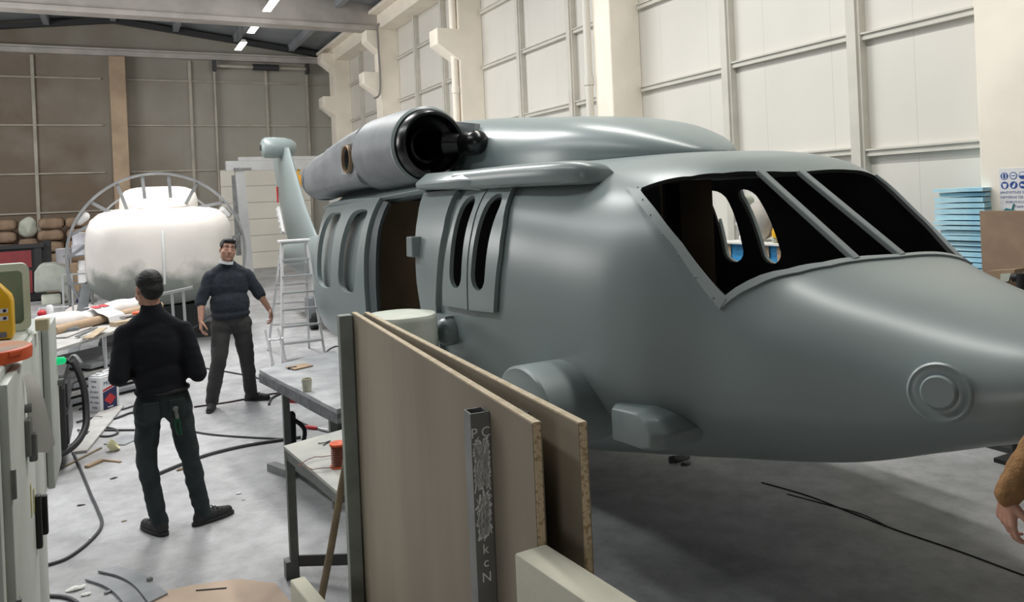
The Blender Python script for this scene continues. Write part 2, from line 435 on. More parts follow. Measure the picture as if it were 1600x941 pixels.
# ------------------------------------------------------------------ helicopter mock-up (local frame: x = port, y = aft of nose tip, z up)
HX, HY = 3.28, 1.30
HA = math.atan2(.025, 1)
heli = thing('helicopter', 'full-size grey primed helicopter mock-up with open cabin and no rotor', 'helicopter', (HX, HY, 0), HA)
ST = [  # aft, belly z, top z, half width, z of widest, upper exponent, lower exponent
 (0, 1.282, 1.318, .011, 1.298, 2, 2), (.04, 1.188, 1.405, .186, 1.3, 2, 2), (.12, 1.12, 1.455, .32, 1.294, 2.03, 1.98),
 (.25, 1.08, 1.5, .44, 1.276, 2.1, 2), (.45, 1.03, 1.54, .555, 1.235, 2.1, 2), (.75, .92, 1.605, .69, 1.19, 2.35, 2.05),
 (1.15, .766, 1.735, .854, 1.21, 2.85, 2.03), (1.4, .70, 1.97, .92, 1.178, 3.1, 2), (1.77, .615, 2.24, 1.055, 1.166, 3.25, 1.95),
 (2., .56, 2.283, 1.1, 1.146, 3.1, 1.95), (2.4, .48, 2.3, 1.118, 1.134, 3.2, 2.2), (3., .38, 2.31, 1.151, 1.123, 3.6, 2.5),
 (4., .356, 2.335, 1.167, 1.122, 3.9, 2.53), (6.5, .354, 2.342, 1.167, 1.123, 3.9, 2.6), (7.2, .40, 2.32, 1.12, 1.14, 3.5, 2.5),
 (8., .52, 2.2, .93, 1.2, 2.8, 2.3), (8.8, .62, 1.98, .68, 1.25, 2.4, 2.2), (9.8, .70, 1.76, .45, 1.25, 2.1, 2.1),
 (11.2, .76, 1.62, .32, 1.2, 2, 2), (12.8, .84, 1.46, .25, 1.18, 2, 2), (14., .92, 1.34, .20, 1.15, 2, 2)]
SX = [r[0] for r in ST]
def pchip_tab(k):
    ys = [r[k] for r in ST]; n = len(ys)
    h = [SX[i+1]-SX[i] for i in range(n-1)]; d = [(ys[i+1]-ys[i])/h[i] for i in range(n-1)]
    m = [d[0]]+[0]*(n-2)+[d[-1]]
    for i in range(1, n-1):
        if d[i-1]*d[i] > 0:
            w1, w2 = 2*h[i]+h[i-1], h[i]+2*h[i-1]; m[i] = (w1+w2)/(w1/d[i-1]+w2/d[i])
    return ys, m, h
PT = [None]+[pchip_tab(k) for k in range(1, 7)]
def sect(s):
    s = min(max(s, 0), SX[-1]); i = 0
    while i < len(SX)-2 and s > SX[i+1]: i += 1
    out = []
    for k in range(1, 7):
        ys, m, h = PT[k]; t = (s-SX[i])/h[i]
        out.append((1+2*t)*(1-t)**2*ys[i]+t*(1-t)**2*h[i]*m[i]+t*t*(3-2*t)*ys[i+1]+t*t*(t-1)*h[i]*m[i+1])
    return out
def hull(s, f):
    zb, zt, w, zc, nu, nl = sect(s)
    c, sn = math.cos(f), math.sin(f)
    n, hz = (nu, zt-zc) if sn >= 0 else (nl, zc-zb)
    r = (abs(c/w)**n+abs(sn/hz)**n)**(-1/n)
    return Vector((r*c, s, zc+r*sn))
def hull_n(s, f):
    e = .004
    a = hull(s, f+e)-hull(s, f-e); b = hull(s+e, f)-hull(max(s-e, 0), f)
    n = b.cross(a); n.normalize()
    p = hull(s, f)-Vector((0, s, 1.2))
    return n if n.dot(p) > 0 else -n
def inside(p, poly):
    x, y = p; c = False; n = len(poly)
    for i in range(n):
        (x0, y0), (x1, y1) = poly[i], poly[i-1]
        if (y0 > y) != (y1 > y) and x < (x1-x0)*(y-y0)/(y1-y0)+x0: c = not c
    return c
def dense(loop, d=.04):
    out = []
    for i in range(len(loop)):
        a, b = Vector(loop[i]), Vector(loop[(i+1) % len(loop)]); n = max(1, int((b-a).length/d))
        out += [tuple(a.lerp(b, k/n)) for k in range(n)]
    return out
def smooth_loop(pts, n=5):
    P = [Vector((*p, 0)) for p in pts]; out = []; N_ = len(P)
    for i in range(N_):
        p0, p1, p2, p3 = P[i-1], P[i], P[(i+1) % N_], P[(i+2) % N_]
        for k in range(n):
            t = k/n; v = .5*((2*p1)+(p2-p0)*t+(2*p0-5*p1+4*p2-p3)*t*t+(3*p1-p0-3*p2+p3)*t**3); out.append((v.x, v.y))
    return out
def slot(s0, f0, s1, f1, hw):
    """stadium in (s, f): ends (s0,f0) top and (s1,f1) bottom"""
    out = []; rf = .075
    for k in range(9):
        a = PI*k/8; out.append((s0+hw*math.cos(a), f0+rf*(1-math.sin(a))))
    for k in range(9):
        a = PI+PI*k/8; out.append((s1+hw*math.cos(a), f1-rf*(1+math.sin(a))))
    return out
def shift(loop, ds): return [(s+ds, f) for s, f in loop]
def mirror(loop): return [(s, PI-f) for s, f in loop]
def skin(outer, holes, sgrid, fgrid, off=0.):
    outer = dense(outer, .045); holes = [dense(h, .03) for h in holes]
    pts, edges = [], []
    for lp in [outer]+holes:
        b0 = len(pts); pts += lp; n = len(lp); edges += [(b0+i, b0+(i+1) % n) for i in range(n)]
    cell = {}
    for p in pts: cell.setdefault((int(p[0]/.03), int(p[1]/.03)), []).append(p)
    def near(p):
        i, j = int(p[0]/.03), int(p[1]/.03)
        for a in (-1, 0, 1):
            for b in (-1, 0, 1):
                for q in cell.get((i+a, j+b), ()):
                    if abs(q[0]-p[0])+abs(q[1]-p[1]) < .024: return True
        return False
    for s in sgrid:
        for f in fgrid:
            p = (s, f)
            if not inside(p, outer) or near(p) or any(inside(p, h) for h in holes): continue
            pts.append(p)
    co, _, fc, _, _, _ = geometry.delaunay_2d_cdt([Vector(p) for p in pts], edges, [], 0, 1e-6)
    mb = MB(); vs = []
    for c in co:
        q = hull(c.x, c.y)
        if off: q = q+hull_n(c.x, c.y)*off
        vs.append(mb.bm.verts.new(q))
    for f in fc:
        g = (sum(co[i].x for i in f)/3, sum(co[i].y for i in f)/3)
        if not inside(g, outer) or any(inside(g, h) for h in holes): continue
        try: mb.bm.faces.new([vs[i] for i in f])
        except ValueError: pass
    loose = [v for v in mb.bm.verts if not v.link_faces]
    bmesh.ops.delete(mb.bm, geom=loose, context='VERTS')
    return mb
def rng(a, b, st): return [a+st*i for i in range(int((b-a)/st)+1)]
half = [(1.118, 1.5708), (1.128, 1.80), (1.143, 2.04), (1.163, 2.278), (1.208, 2.461), (1.283, 2.601), (1.343, 2.692), (1.46, 2.60), (1.578, 2.505), (1.75, 2.40), (1.925, 2.308), (1.935, 2.29),
        (1.858, 2.247), (1.733, 2.173), (1.663, 2.059), (1.623, 1.885), (1.606, 1.72), (1.602, 1.5708)]
porth = [(1.612, 1.40), (1.622, 1.20), (1.655, .975), (1.60, .93), (1.513, .875), (1.42, .81), (1.338, .755), (1.24, .68), (1.16, .625), (1.135, .64), (1.125, .80), (1.118, 1.10), (1.116, 1.35)]
WIN = half+porth
SLOT_A, SLOT_B = slot(3.50, 2.385, 3.51, 2.845, .092), slot(3.165, 2.37, 3.185, 2.835, .095)
PORT_A, PORT_B = mirror(slot(3.345, 2.385, 3.30, 2.84, .115)), mirror(slot(2.99, 2.37, 2.90, 2.83, .105))
DOORWAY = [(4.44, 2.36), (4.32, 2.50), (4.244, 2.705), (4.214, 2.854), (4.16, 3.0), (4.16, 3.36), (5.27, 3.36), (5.25, 2.40)]
sg = [0]+[.004, .012]+[.025+.0227*i for i in range(54)]+rng(1.27, 2.4, .03)+rng(2.44, 7.2, .07)+rng(7.3, 14., .12)
fg = [-PI/2+2*PI*i/132 for i in range(1, 132)]
fp0, fp1 = -PI/2, 3*PI/2
rim = [(0., fp0+2*PI*i/132) for i in range(133)]+[(s, fp1) for s in sg[1:]]+[(14., fp1)]+[(14., fp1-2*PI*i/60) for i in range(1, 61)]+[(s, fp0) for s in reversed(sg[1:])]
mb = skin(rim, [WIN, slot(3.545, 2.39, 3.55, 2.84, .125), slot(3.215, 2.375, 3.23, 2.83, .135), PORT_A, PORT_B, DOORWAY, mirror(DOORWAY)], sg[1:], fg)
bmesh.ops.remove_doubles(mb.bm, verts=mb.bm.verts, dist=2e-4)
fus = mb.part('fuselage', M_heli, heli, world=False, smooth=50)
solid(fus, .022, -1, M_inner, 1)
# windscreen surround, riveted strips along sill and rear edge
sill = [(1.094, 1.5708), (1.102, 1.80), (1.114, 2.042), (1.132, 2.278), (1.172, 2.452), (1.252, 2.622), (1.348, 2.752)]
hb = half[:7]
lp = sill+list(reversed(hb))
ph = [(1.094, 1.35), (1.094, 1.10), (1.098, .80), (1.108, .60)]
lp = list(reversed(ph))+sill+list(reversed(hb))+list(reversed(porth[-4:]))
o = skin(lp, [], [], [], .010).part('windscreen_sill', M_heli3, heli, world=False, smooth=50); solid(o, .012, -1)
for mir in (0, 1):
    lp = [(1.335, 2.705), (1.46, 2.60), (1.578, 2.505), (1.75, 2.40), (1.925, 2.308), (2.035, 2.296), (1.84, 2.395), (1.603, 2.53), (1.352, 2.757)]
    if mir: lp = [(1.16, .625), (1.24, .68), (1.338, .755), (1.42, .81), (1.513, .875), (1.60, .93), (1.655, .975), (1.70, .93), (1.55, .82), (1.36, .69), (1.24, .60), (1.15, .555)]
    o = skin(lp, [], [], [], .012).part('windscreen_frame', M_heli3, heli, world=False, smooth=50); solid(o, .014, -1)
for k in range(7):
    t_ = (k+.5)/7; sr, fr = 1.352+(2.0-1.352)*t_, 2.752-.485*t_**.93
    p = hull(sr-.01, fr); b = MB(); b.ell(p+hull_n(sr, fr)*.0135, (.004, .004, .004), seg=8, rings=6); b.part('rivet', M_tube, heli, world=False)
for (a, c) in (((1.625, 1.88), (1.128, 2.018)), ((1.605, 1.613), (1.108, 1.458))):
    A, B = hull(*a), hull(*c); n = Vector((0, -.75, .66))
    b = MB(); b.bar(A, B, .046, .028, up=n); b.bevel(.004, 1); b.part('windscreen_post', M_heli3, heli, world=False)
# gunner window panels, raised off the skin
for mir in (0, 1):
    P1 = [(3.64, 2.352), (3.645, 2.56), (3.685, 2.70), (3.72, 2.86), (3.725, 2.954), (3.335, 2.945), (3.34, 2.70), (3.335, 2.56), (3.365, 2.335)]
    P2 = [(3.345, 2.335), (3.315, 2.56), (3.32, 2.70), (3.315, 2.945), (2.98, 2.928), (2.955, 2.775), (2.935, 2.649), (2.955, 2.52), (3.07, 2.31)]
    for P, S in ((P1, SLOT_A), (P2, SLOT_B)):
        if mir: P, S = list(reversed(mirror(shift(P, -.21)))), list(reversed(PORT_A if S is SLOT_A else PORT_B))
        o = skin(P, [S], rng(2.7, 3.75, .05), fg, .022).part('window_panel', M_heli, heli, world=False, smooth=50); solid(o, .03, 0)
# front door post and its bulge
lp = [(4.40, 2.36), (4.29, 2.50), (4.22, 2.705), (4.19, 2.854), (4.13, 3.0), (4.10, 3.18), (3.95, 3.4), (3.75, 3.5), (3.80, 3.2), (3.84, 2.95), (3.80, 2.75), (3.76, 2.56), (3.80, 2.35)]
o = skin(lp, [], rng(3.7, 4.4, .05), fg, .02).part('door_post', M_heli, heli, world=False, smooth=50); solid(o, .04, 0)
b = MB(); b.ell(hull(3.66, 3.10)+Vector((-.03, 0, 0)), (.10, .10, .10)); b.box(hull(3.74, 3.03)+Vector((-.03, 0, 0)), (.06, .22, .05)); b.part('door_stop', M_heli, heli, world=False)
b = MB(); b.prism([(-.06, -.075), (.06, -.075), (.05, .075), (-.06, .075)], frame(hull(4.2, 2.65)+Vector((-.005, 0, 0)), (0, 1, 0), (0, 0, 1)), -.10)
b.bevel(.006, 1); b.part('mirror_block', M_heli, heli, world=False)
# sliding door
D = [(5.19, 2.40), (5.25, 2.58), (5.285, 2.74), (5.29, 2.95), (5.27, 3.10), (5.25, 3.42), (7.0, 3.42), (7.2, 3.25), (7.2, 2.94), (7.08, 2.78), (6.96, 2.65), (6.86, 2.42), (6.0, 2.40)]
S1 = smooth_loop([(6.584, 2.5), (6.324, 2.49), (6.17, 2.50), (6.24, 2.61), (6.32, 2.78), (6.37, 2.95), (6.42, 3.035), (6.80, 3.05), (6.96, 2.97), (6.95, 2.8), (6.80, 2.60)], 3)
S2 = smooth_loop([(5.78, 2.485), (5.42, 2.472), (5.37, 2.52), (5.45, 2.66), (5.53, 2.84), (5.58, 2.96), (5.66, 3.02), (5.92, 3.03), (6.09, 2.96), (6.05, 2.77), (5.93, 2.58)], 3)
o = skin(D, [S1, S2], rng(5.2, 7.2, .07), fg, .075).part('sliding_door', M_heli, heli, world=False, smooth=50); solid(o, .045, 0)
lp = [(5.17, 2.41), (5.235, 2.58), (5.265, 2.74), (5.275, 2.95), (5.255, 3.10), (5.24, 3.42), (5.02, 3.42), (5.06, 3.1), (5.07, 2.95), (5.06, 2.74), (5.06, 2.58), (5.02, 2.42)]
o = skin(lp, [], [5.12, 5.18], fg, .05).part('door_edge', mat('dark_primer', (.07, .085, .092), .5), heli, world=False, smooth=50); solid(o, .03, 0)
# cabin fittings
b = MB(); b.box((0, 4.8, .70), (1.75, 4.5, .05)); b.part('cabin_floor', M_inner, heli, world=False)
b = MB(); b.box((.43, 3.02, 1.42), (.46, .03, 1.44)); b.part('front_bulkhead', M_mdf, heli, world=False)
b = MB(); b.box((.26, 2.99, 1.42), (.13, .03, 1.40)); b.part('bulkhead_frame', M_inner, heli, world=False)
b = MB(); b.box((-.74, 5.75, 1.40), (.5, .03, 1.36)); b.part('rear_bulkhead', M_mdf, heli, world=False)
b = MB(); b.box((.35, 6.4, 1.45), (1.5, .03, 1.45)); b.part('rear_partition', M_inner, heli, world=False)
# roof cowling
def sring(c, w, h, hb, n, seg=44, nb=2.):
    out = []
    for k in range(seg):
        f = 2*PI*k/seg; cs, sn = math.cos(f), math.sin(f); hh, nn = (h, n) if sn >= 0 else (hb, nb)
        r = (abs(cs/w)**nn+abs(sn/hh)**nn)**(-1/nn); out.append(Vector(c)+Vector((r*cs, 0, r*sn)))
    return out
def curve_tab(tab, n):
    """resample rows smoothly"""
    cols = len(tab[0]); pad = [spline([(i, r[c], 0) for i, r in enumerate(tab)], n) for c in range(cols)]
    return [[pad[c][i].y for c in range(cols)] for i in range(len(pad[0]))]
rows = curve_tab([(2.20, .05, .02), (2.26, .17, .06), (2.38, .29, .12), (2.56, .40, .19), (2.80, .49, .262), (3.2, .57, .335), (3.8, .575, .40), (4.8, .56, .50), (5.9, .52, .57), (6.6, .47, .57), (7.3, .38, .45), (7.9, .25, .25), (8.3, .10, .06)], 5)
b = MB(); b.loft([sring((0, r[0], 2.28), r[1], r[2], .1, 3.0) for r in rows]); b.part('roof_cowling', M_heli, heli, world=False, smooth=60)
# engine nacelle
def nac(side):
    rows = [(5.05, -.88, 2.53, .27, .27, 2.), (4.67, -.88, 2.53, .275, .275, 2.), (4.66, -.88, 2.53, .318, .318, 2.), (5.0, -.885, 2.53, .332, .332, 2.), (5.56, -.905, 2.52, .338, .336, 2.), (5.565, -.905, 2.51, .30, .285, 4.5), (6.0, -.935, 2.475, .285, .255, 6.), (6.5, -.975, 2.43, .275, .225, 6.), (6.53, -.98, 2.425, .285, .23, 3.6), (6.9, -1.005, 2.39, .285, .235, 3.0), (7.2, -1.02, 2.36, .265, .22, 2.7), (7.36, -1.03, 2.34, .228, .185, 2.4)]
    b = MB(); b.loft([sring((side*-r[1] if side > 0 else r[1], r[0], r[2]), r[3], r[4], r[4], r[5], 64, r[5]) for r in rows], True, True, True)
    o = b.part('engine_nacelle', M_heli2, heli, world=False, smooth=28)
    sx = -1 if side < 0 else 1
    if side < 0:   # cooling hole cut into the flank
        cb = MB(); cb.cyl((-1.6, 5.78, 2.495), (-.95, 5.74, 2.485), .128, seg=32)
        cut = cb.part('cut', M_inner, heli, world=False)
        o.data.materials.append(M_inner)
        m = o.modifiers.new('b', 'BOOLEAN'); m.object = cut; m.operation = 'DIFFERENCE'; m.solver = 'EXACT'; m.material_mode = 'TRANSFER'
        me = evalmesh(o); o.modifiers.clear(); o.data = me; bpy.data.objects.remove(cut)
        b = MB(); b.lathe([(.121, -.03), (.129, -.03), (.130, .003), (.121, .003), (.121, -.03)], frame((-1.214, 5.765, 2.49), (0, 1, .0), (0, .0, 1)) @ Matrix.Rotation(0, 4, 'X'), 32)
        b.part('hole_rim', M_mdf, o, world=False)
    b = MB(); b.lathe([(.25, 7.24), (.285, 7.22), (.29, 7.30), (.20, 7.39)], Matrix.Translation((sx*1.02, 0, 2.355)) @ Matrix.Rotation(-PI/2, 4, 'X') @ Matrix.Diagonal((.94, .80, 1, 1)), 36)
    b.part('exhaust_lip', mat('blue_grey_edge', (.10, .12, .15), .5), o, world=False)
    Mx = Matrix.Translation((sx*.88, 4.66, 2.53)) @ Matrix.Rotation(-PI/2, 4, 'X')
    b = MB(); b.lathe([(.318, .01), (.322, -.03), (.30, -.045), (.29, -.02)], Mx, 40); b.part('intake_flange', M_heli, o, world=False)
    b = MB(); b.lathe([(.285, .02), (.292, -.06), (.28, -.13), (.262, -.155), (.242, -.145), (.235, -.10), (.238, -.02), (.20, .03), (.15, .05), (.148, -.01), (.128, -.02), (.12, .02)], Mx, 40)
    b.part('intake_ring', M_black, o, world=False)
    b = MB(); b.lathe([(.12, .0), (.119, .32), (.0, .33)], Mx, 40); b.part('intake_bore', M_void, o, world=False)
    b = MB(); b.cap((sx*.60, 4.30, 2.525), (sx*.60, 4.45, 2.53), .10, .105, 22); b.cyl((sx*.61, 4.46, 2.53), (sx*.72, 4.60, 2.53), .07, .11, 18); b.cyl((sx*.60, 4.28, 2.525), (sx*.60, 4.225, 2.525), .06, .045, 16)
    b.part('starter_pod', M_black, o, world=False)
nac(-1)
b = MB(); b.loft([[Vector(p) for p in pr] for pr in (((-.62, 4.62, 2.50), (-.60, 4.74, 2.74), (-.50, 4.52, 2.70), (-.52, 4.52, 2.48)), ((-.55, 4.66, 2.50), (-.53, 4.78, 2.74), (-.43, 4.56, 2.70), (-.45, 4.56, 2.48)))]); b.part('intake_plate', M_heli2, heli, world=False)
# eave fairings along the roof edge
def eave(side):
    sx = side
    rows = curve_tab([(2.30, .78, 2.17, .05, .035), (2.33, .83, 2.18, .09, .062), (2.42, .86, 2.19, .11, .075), (2.6, .89, 2.195, .125, .078), (3.0, .915, 2.20, .135, .08), (3.5, .93, 2.20, .14, .08), (3.72, .95, 2.20, .15, .075)], 3)
    b = MB(); b.loft([sring((sx*r[1], r[0], r[2]), r[3], r[4], r[4]*.8, 3.2, 28, 4.5) for r in rows]); o = b.part('eave_rail', M_heli, heli, world=False, smooth=45)
    b = MB()
    b.loft([[Vector((sx*x, s, z)) for x, z in pr] for s, pr in ((3.40, [(.70, 2.12), (1.03, 2.125), (1.05, 2.2), (.95, 2.26), (.70, 2.28)]), (3.58, [(.70, 2.12), (1.10, 2.15), (1.12, 2.21), (1.02, 2.275), (.70, 2.30)]), (4.30, [(.70, 2.14), (1.13, 2.165), (1.14, 2.21), (1.04, 2.285), (.70, 2.30)]), (4.40, [(.70, 2.15), (1.07, 2.18), (1.08, 2.21), (1.0, 2.26), (.70, 2.28)]))])
    b.bevel(.012, 2); b.part('step_fairing', M_heli, heli, world=False)
    b = MB()
    b.loft([[Vector((sx*x, s, z)) for x, z in pr] for s, pr in ((4.36, [(.6, 2.16), (1.02, 2.13), (1.05, 2.17), (.75, 2.27)]), (5.3, [(.6, 2.12), (1.10, 2.085), (1.12, 2.12), (.78, 2.25)]), (6.6, [(.6, 2.10), (1.16, 2.05), (1.18, 2.08), (.8, 2.22)]), (7.15, [(.6, 2.08), (1.10, 2.03), (1.11, 2.05), (.8, 2.16)]))])
    b.bevel(.006, 1); b.part('door_track', M_heli, heli, world=False)
eave(-1); eave(1)
# stub, step fairing, nose disc
def ellcyl(x0, x1, s, z, rs, rz, seg=36):
    out = []
    for x, g in ((x0, .0), (x0+.0, .94), (x0+.012*(1 if x1 > x0 else -1), 1.0), (x1, 1.0)):
        out.append([Vector((x, s+rs*g*math.cos(2*PI*k/seg), z+rz*g*math.sin(2*PI*k/seg))) for k in range(seg)])
    return MB().loft(out[1:])
for sx in (-1, 1):
    b = ellcyl(sx*1.38, sx*.95, 2.31, .965, .285, .22); b.part('gear_stub', M_heli, heli, world=False, smooth=40)
    b = MB()
    b.loft([[Vector((sx*x, s, z)) for s, z in pr] for x, pr in ((.84, [(1.92, 1.04), (1.70, 1.06), (1.60, 1.03), (1.52, .97), (1.54, .90), (1.62, .86), (1.91, .85)]),
                                                             (1.08, [(1.90, 1.035), (1.66, 1.055), (1.57, 1.03), (1.51, .97), (1.53, .90), (1.62, .872), (1.90, .862)]),
                                                             (1.135, [(1.86, 1.025), (1.66, 1.045), (1.60, 1.02), (1.56, .97), (1.57, .91), (1.64, .885), (1.86, .872)]))])
    b.bevel(.014, 2, 20); b.part('step_sponson', M_heli, heli, world=False, smooth=30)
    f = 3.03 if sx < 0 else PI-3.03
    p, n = hull(.535, f), hull_n(.535, f)
    Mx = frame(p, n.orthogonal(), n.cross(n.orthogonal()))
    b = MB(); b.lathe([(.112, -.06), (.110, .014), (.102, .022), (.094, .018), (.075, .015), (.064, .017), (.060, .042), (.054, .050), (.0, .050)], Mx, 40)
    b.part('nose_lamp_blank', M_heli, heli, world=False, smooth=30)
# tail fin, rudder strip, gearbox, tail wheel
def foil(s0, s1, z, t, n=18, x=0.):
    out = []
    for k in range(n):
        u = (1-math.cos(PI*k/(n-1)))/2; th = t*(1.5*math.sqrt(u)*(1-u)**.8); out.append(Vector((x+th, s0+(s1-s0)*u, z)))
    for k in range(n-2, 0, -1):
        u = (1-math.cos(PI*k/(n-1)))/2; th = t*(1.5*math.sqrt(u)*(1-u)**.8); out.append(Vector((x-th, s0+(s1-s0)*u, z)))
    return out
b = MB(); b.loft([foil(10.9, 13.9, 1.15, .17), foil(11.6, 14.0, 1.40, .15), foil(12.1, 14.35, 1.75, .14), foil(12.55, 14.6, 2.1, .13), foil(13.05, 14.9, 2.6, .125), foil(13.5, 15.1, 3.05, .12), foil(13.62, 15.1, 3.2, .11)])
fin = b.part('tail_fin', M_heli, heli, world=False, smooth=40)
b = MB(); b.bar((-.01, 14.42, 1.55), (-.02, 14.72, 2.05), .05, .12)
for k in range(4): b.box((-.02, 14.50+.075*k, 1.66+.12*k), (.07, .10, .035))
b.part('hinge_strip', M_white, fin, world=False)
b = MB(); b.box((-.055, 14.55, 2.32), (.02, .07, .32)); b.part('tag', M_red, fin, world=False)
b = MB(); b.lathe([(.0, -.34), (.10, -.34), (.12, -.33), (.17, -.31), (.20, -.26), (.205, -.1), (.195, .1), (.16, .24), (.10, .31), (.0, .33)], Matrix.Translation((-.10, 14.0, 3.22)) @ Matrix.Rotation(PI/2, 4, 'Y') @ Matrix.Diagonal((1, 1.15, 1, 1)), 32)
hub = b.part('tail_gearbox', M_heli, heli, world=False)
b = MB(); b.lathe([(.0, 0), (.062, 0), (.062, .02), (.045, .02), (.045, .004), (.0, .004)], Matrix.Translation((-.455, 14.0, 3.22)) @ Matrix.Rotation(PI/2, 4, 'Y'), 24); b.part('shaft_bore', M_inner, hub, world=False)
b = MB(); b.bar((.0, 11.1, .82), (-.10, 11.75, .32), .09, .10); b.box((-.12, 11.72, .37), (.26, .24, .34)); b.bevel(.02, 2)
tw = b.part('tail_leg', M_heli2, heli, world=False)
b = MB(); b.cyl((-.20, 11.72, .17), (-.05, 11.72, .17), .17, seg=28); b.bevel(.03, 2, 40); b.part('tail_wheel', M_rubber, heli, world=False)
# assembly trestles under the belly, in its shadow
b = MB()
for s in (5.1, 6.6):
    for x in (-.55, .55):
        b.box((x, s, .16), (.06, .06, .32))
    b.box((0, s, .335), (1.3, .08, .05))
for x in (-.55, .55): b.box((x, 5.85, .10), (.04, 1.5, .04))
b.part('support_cradle', M_dark, heli, world=False)
# ------------------------------------------------------------------ white fuselage blank in its turning rings (back left)
PX_, PY_ = .56, 13.75
pod = thing('fuselage_blank', 'white unpainted fuselage blank with centre seam held in steel rings', 'fuselage mock-up', (PX_, PY_, 0), R(-2.2))
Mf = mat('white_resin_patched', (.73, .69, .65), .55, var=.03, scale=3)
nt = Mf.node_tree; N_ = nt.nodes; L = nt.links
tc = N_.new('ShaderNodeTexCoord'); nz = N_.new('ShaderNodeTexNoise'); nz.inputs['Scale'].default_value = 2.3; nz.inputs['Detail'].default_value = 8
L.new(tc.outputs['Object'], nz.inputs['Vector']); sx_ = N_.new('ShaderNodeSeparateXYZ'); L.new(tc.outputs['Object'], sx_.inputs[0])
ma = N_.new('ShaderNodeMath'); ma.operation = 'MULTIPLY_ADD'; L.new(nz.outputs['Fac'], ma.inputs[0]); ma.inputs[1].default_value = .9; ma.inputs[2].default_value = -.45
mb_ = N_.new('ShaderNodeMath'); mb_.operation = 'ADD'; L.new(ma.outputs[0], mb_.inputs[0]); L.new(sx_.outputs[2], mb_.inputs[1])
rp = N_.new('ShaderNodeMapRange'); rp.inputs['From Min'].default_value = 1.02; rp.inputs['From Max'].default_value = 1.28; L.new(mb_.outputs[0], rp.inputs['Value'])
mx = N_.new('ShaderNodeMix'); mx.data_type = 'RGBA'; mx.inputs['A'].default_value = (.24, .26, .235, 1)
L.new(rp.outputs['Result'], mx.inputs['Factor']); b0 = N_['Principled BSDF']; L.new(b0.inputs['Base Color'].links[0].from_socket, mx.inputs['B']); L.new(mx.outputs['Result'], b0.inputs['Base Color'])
def pring(y, w, zb, zt, zc, nu, nl, n=56, x=0.):
    out = []
    for k in range(n):
        f = 2*PI*k/n; c, s = math.cos(f), math.sin(f); nn, hh = (nu, zt-zc) if s >= 0 else (nl, zc-zb)
        r = (abs(c/w)**nn+abs(s/hh)**nn)**(-1/nn); out.append(Vector((x+r*c, y, zc+r*s)))
    return out
rows = curve_tab([(-1.10, .05, 1.25, 1.35, 1.30), (-1.06, .50, .95, 1.78, 1.25), (-.92, .80, .78, 1.99, 1.22), (-.55, 1.0, .64, 2.10, 1.20), (-.1, 1.09, .58, 2.14, 1.18), (.8, 1.12, .56, 2.16, 1.18), (2.6, 1.10, .57, 2.17, 1.2), (3.6, .9, .8, 2.1, 1.3)], 5)
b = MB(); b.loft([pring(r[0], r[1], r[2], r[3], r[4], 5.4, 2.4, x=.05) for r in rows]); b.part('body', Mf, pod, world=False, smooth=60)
rows = curve_tab([(.15, .06, .02, .05), (.2, .40, .10, .1), (.5, .58, .32, .1), (1.0, .62, .40, .1), (2.2, .60, .40, .1), (2.8, .4, .25, .1)], 4)
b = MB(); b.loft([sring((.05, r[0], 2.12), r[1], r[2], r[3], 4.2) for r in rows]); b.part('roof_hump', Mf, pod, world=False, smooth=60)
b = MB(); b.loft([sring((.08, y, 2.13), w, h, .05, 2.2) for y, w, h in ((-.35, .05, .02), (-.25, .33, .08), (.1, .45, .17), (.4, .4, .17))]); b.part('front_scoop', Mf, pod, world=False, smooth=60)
b = MB(); b.tube([(.07, -.52, .70), (.07, -.82, .90), (.07, -1.06, 1.0), (.07, -1.115, 1.30), (.07, -1.07, 1.74), (.07, -.92, 1.98), (.07, -.55, 2.11), (.07, -.1, 2.17), (.07, .25, 2.30), (.07, .45, 2.47)], .024, 6); b.part('seam', M_whitem, pod, world=False)
M_ring = mat('ring_steel', (.30, .31, .32), .5, metal=.3, var=.2, scale=3)
for yy, nm in ((-.05, 0), (3.3, 1)):
    Rr = 1.33-.08*nm; zc = 1.39-.07*nm
    b = MB(); rr = []
    for k in range(96):
        a = 2*PI*k/96; c, s = math.cos(a), math.sin(a)
        rr.append([Vector((.02+(Rr+dr)*c, yy+dy, zc+(Rr+dr)*s)) for dr, dy in ((0, -.05), (-.035, -.05), (-.035, .05), (0, .05))])
    rr.append(rr[0]); b.loft(rr, True, False, False); b.part('ring', M_ring, pod, world=False)
    for a, x1, z1 in ((62, .42, 2.14), (82, .22, 2.30), (99, -.16, 2.30), (116, -.42, 2.12), (137, -.66, 2.10), (163, -.92, 1.93), (179, -1.0, 1.62), (38, .60, 2.12), (12, 1.06, 1.55), (205, -1.0, 1.05), (-25, 1.0, 1.0), (-60, .55, .66), (240, -.5, .66)):
        b = MB(); b.bar((.02+(Rr-.02)*math.cos(R(a)), yy, zc+(Rr-.02)*math.sin(R(a))), (x1, yy, z1), .035, .05); b.part('strut', M_ring, pod, world=False)
b = MB(); b.bar((-1.02, -.12, 1.0), (-1.22, -.42, .0), .06, .14, up=(1, 0, 0)); b.part('prop', M_ring, pod, world=False)
for sx in (-1, 1):
    b = MB(); b.cap((sx*1.10, .0, 1.98), (sx*1.02, .0, 2.06), .055, .07); b.part('pipe_stub', M_whitem, pod, world=False)
b = MB(); b.box((.1, .4, .04), (2.0, 1.2, .08)); b.box((.1, .4, .3), (1.0, 1.0, .5)); b.part('cradle', M_dark, pod, world=False)

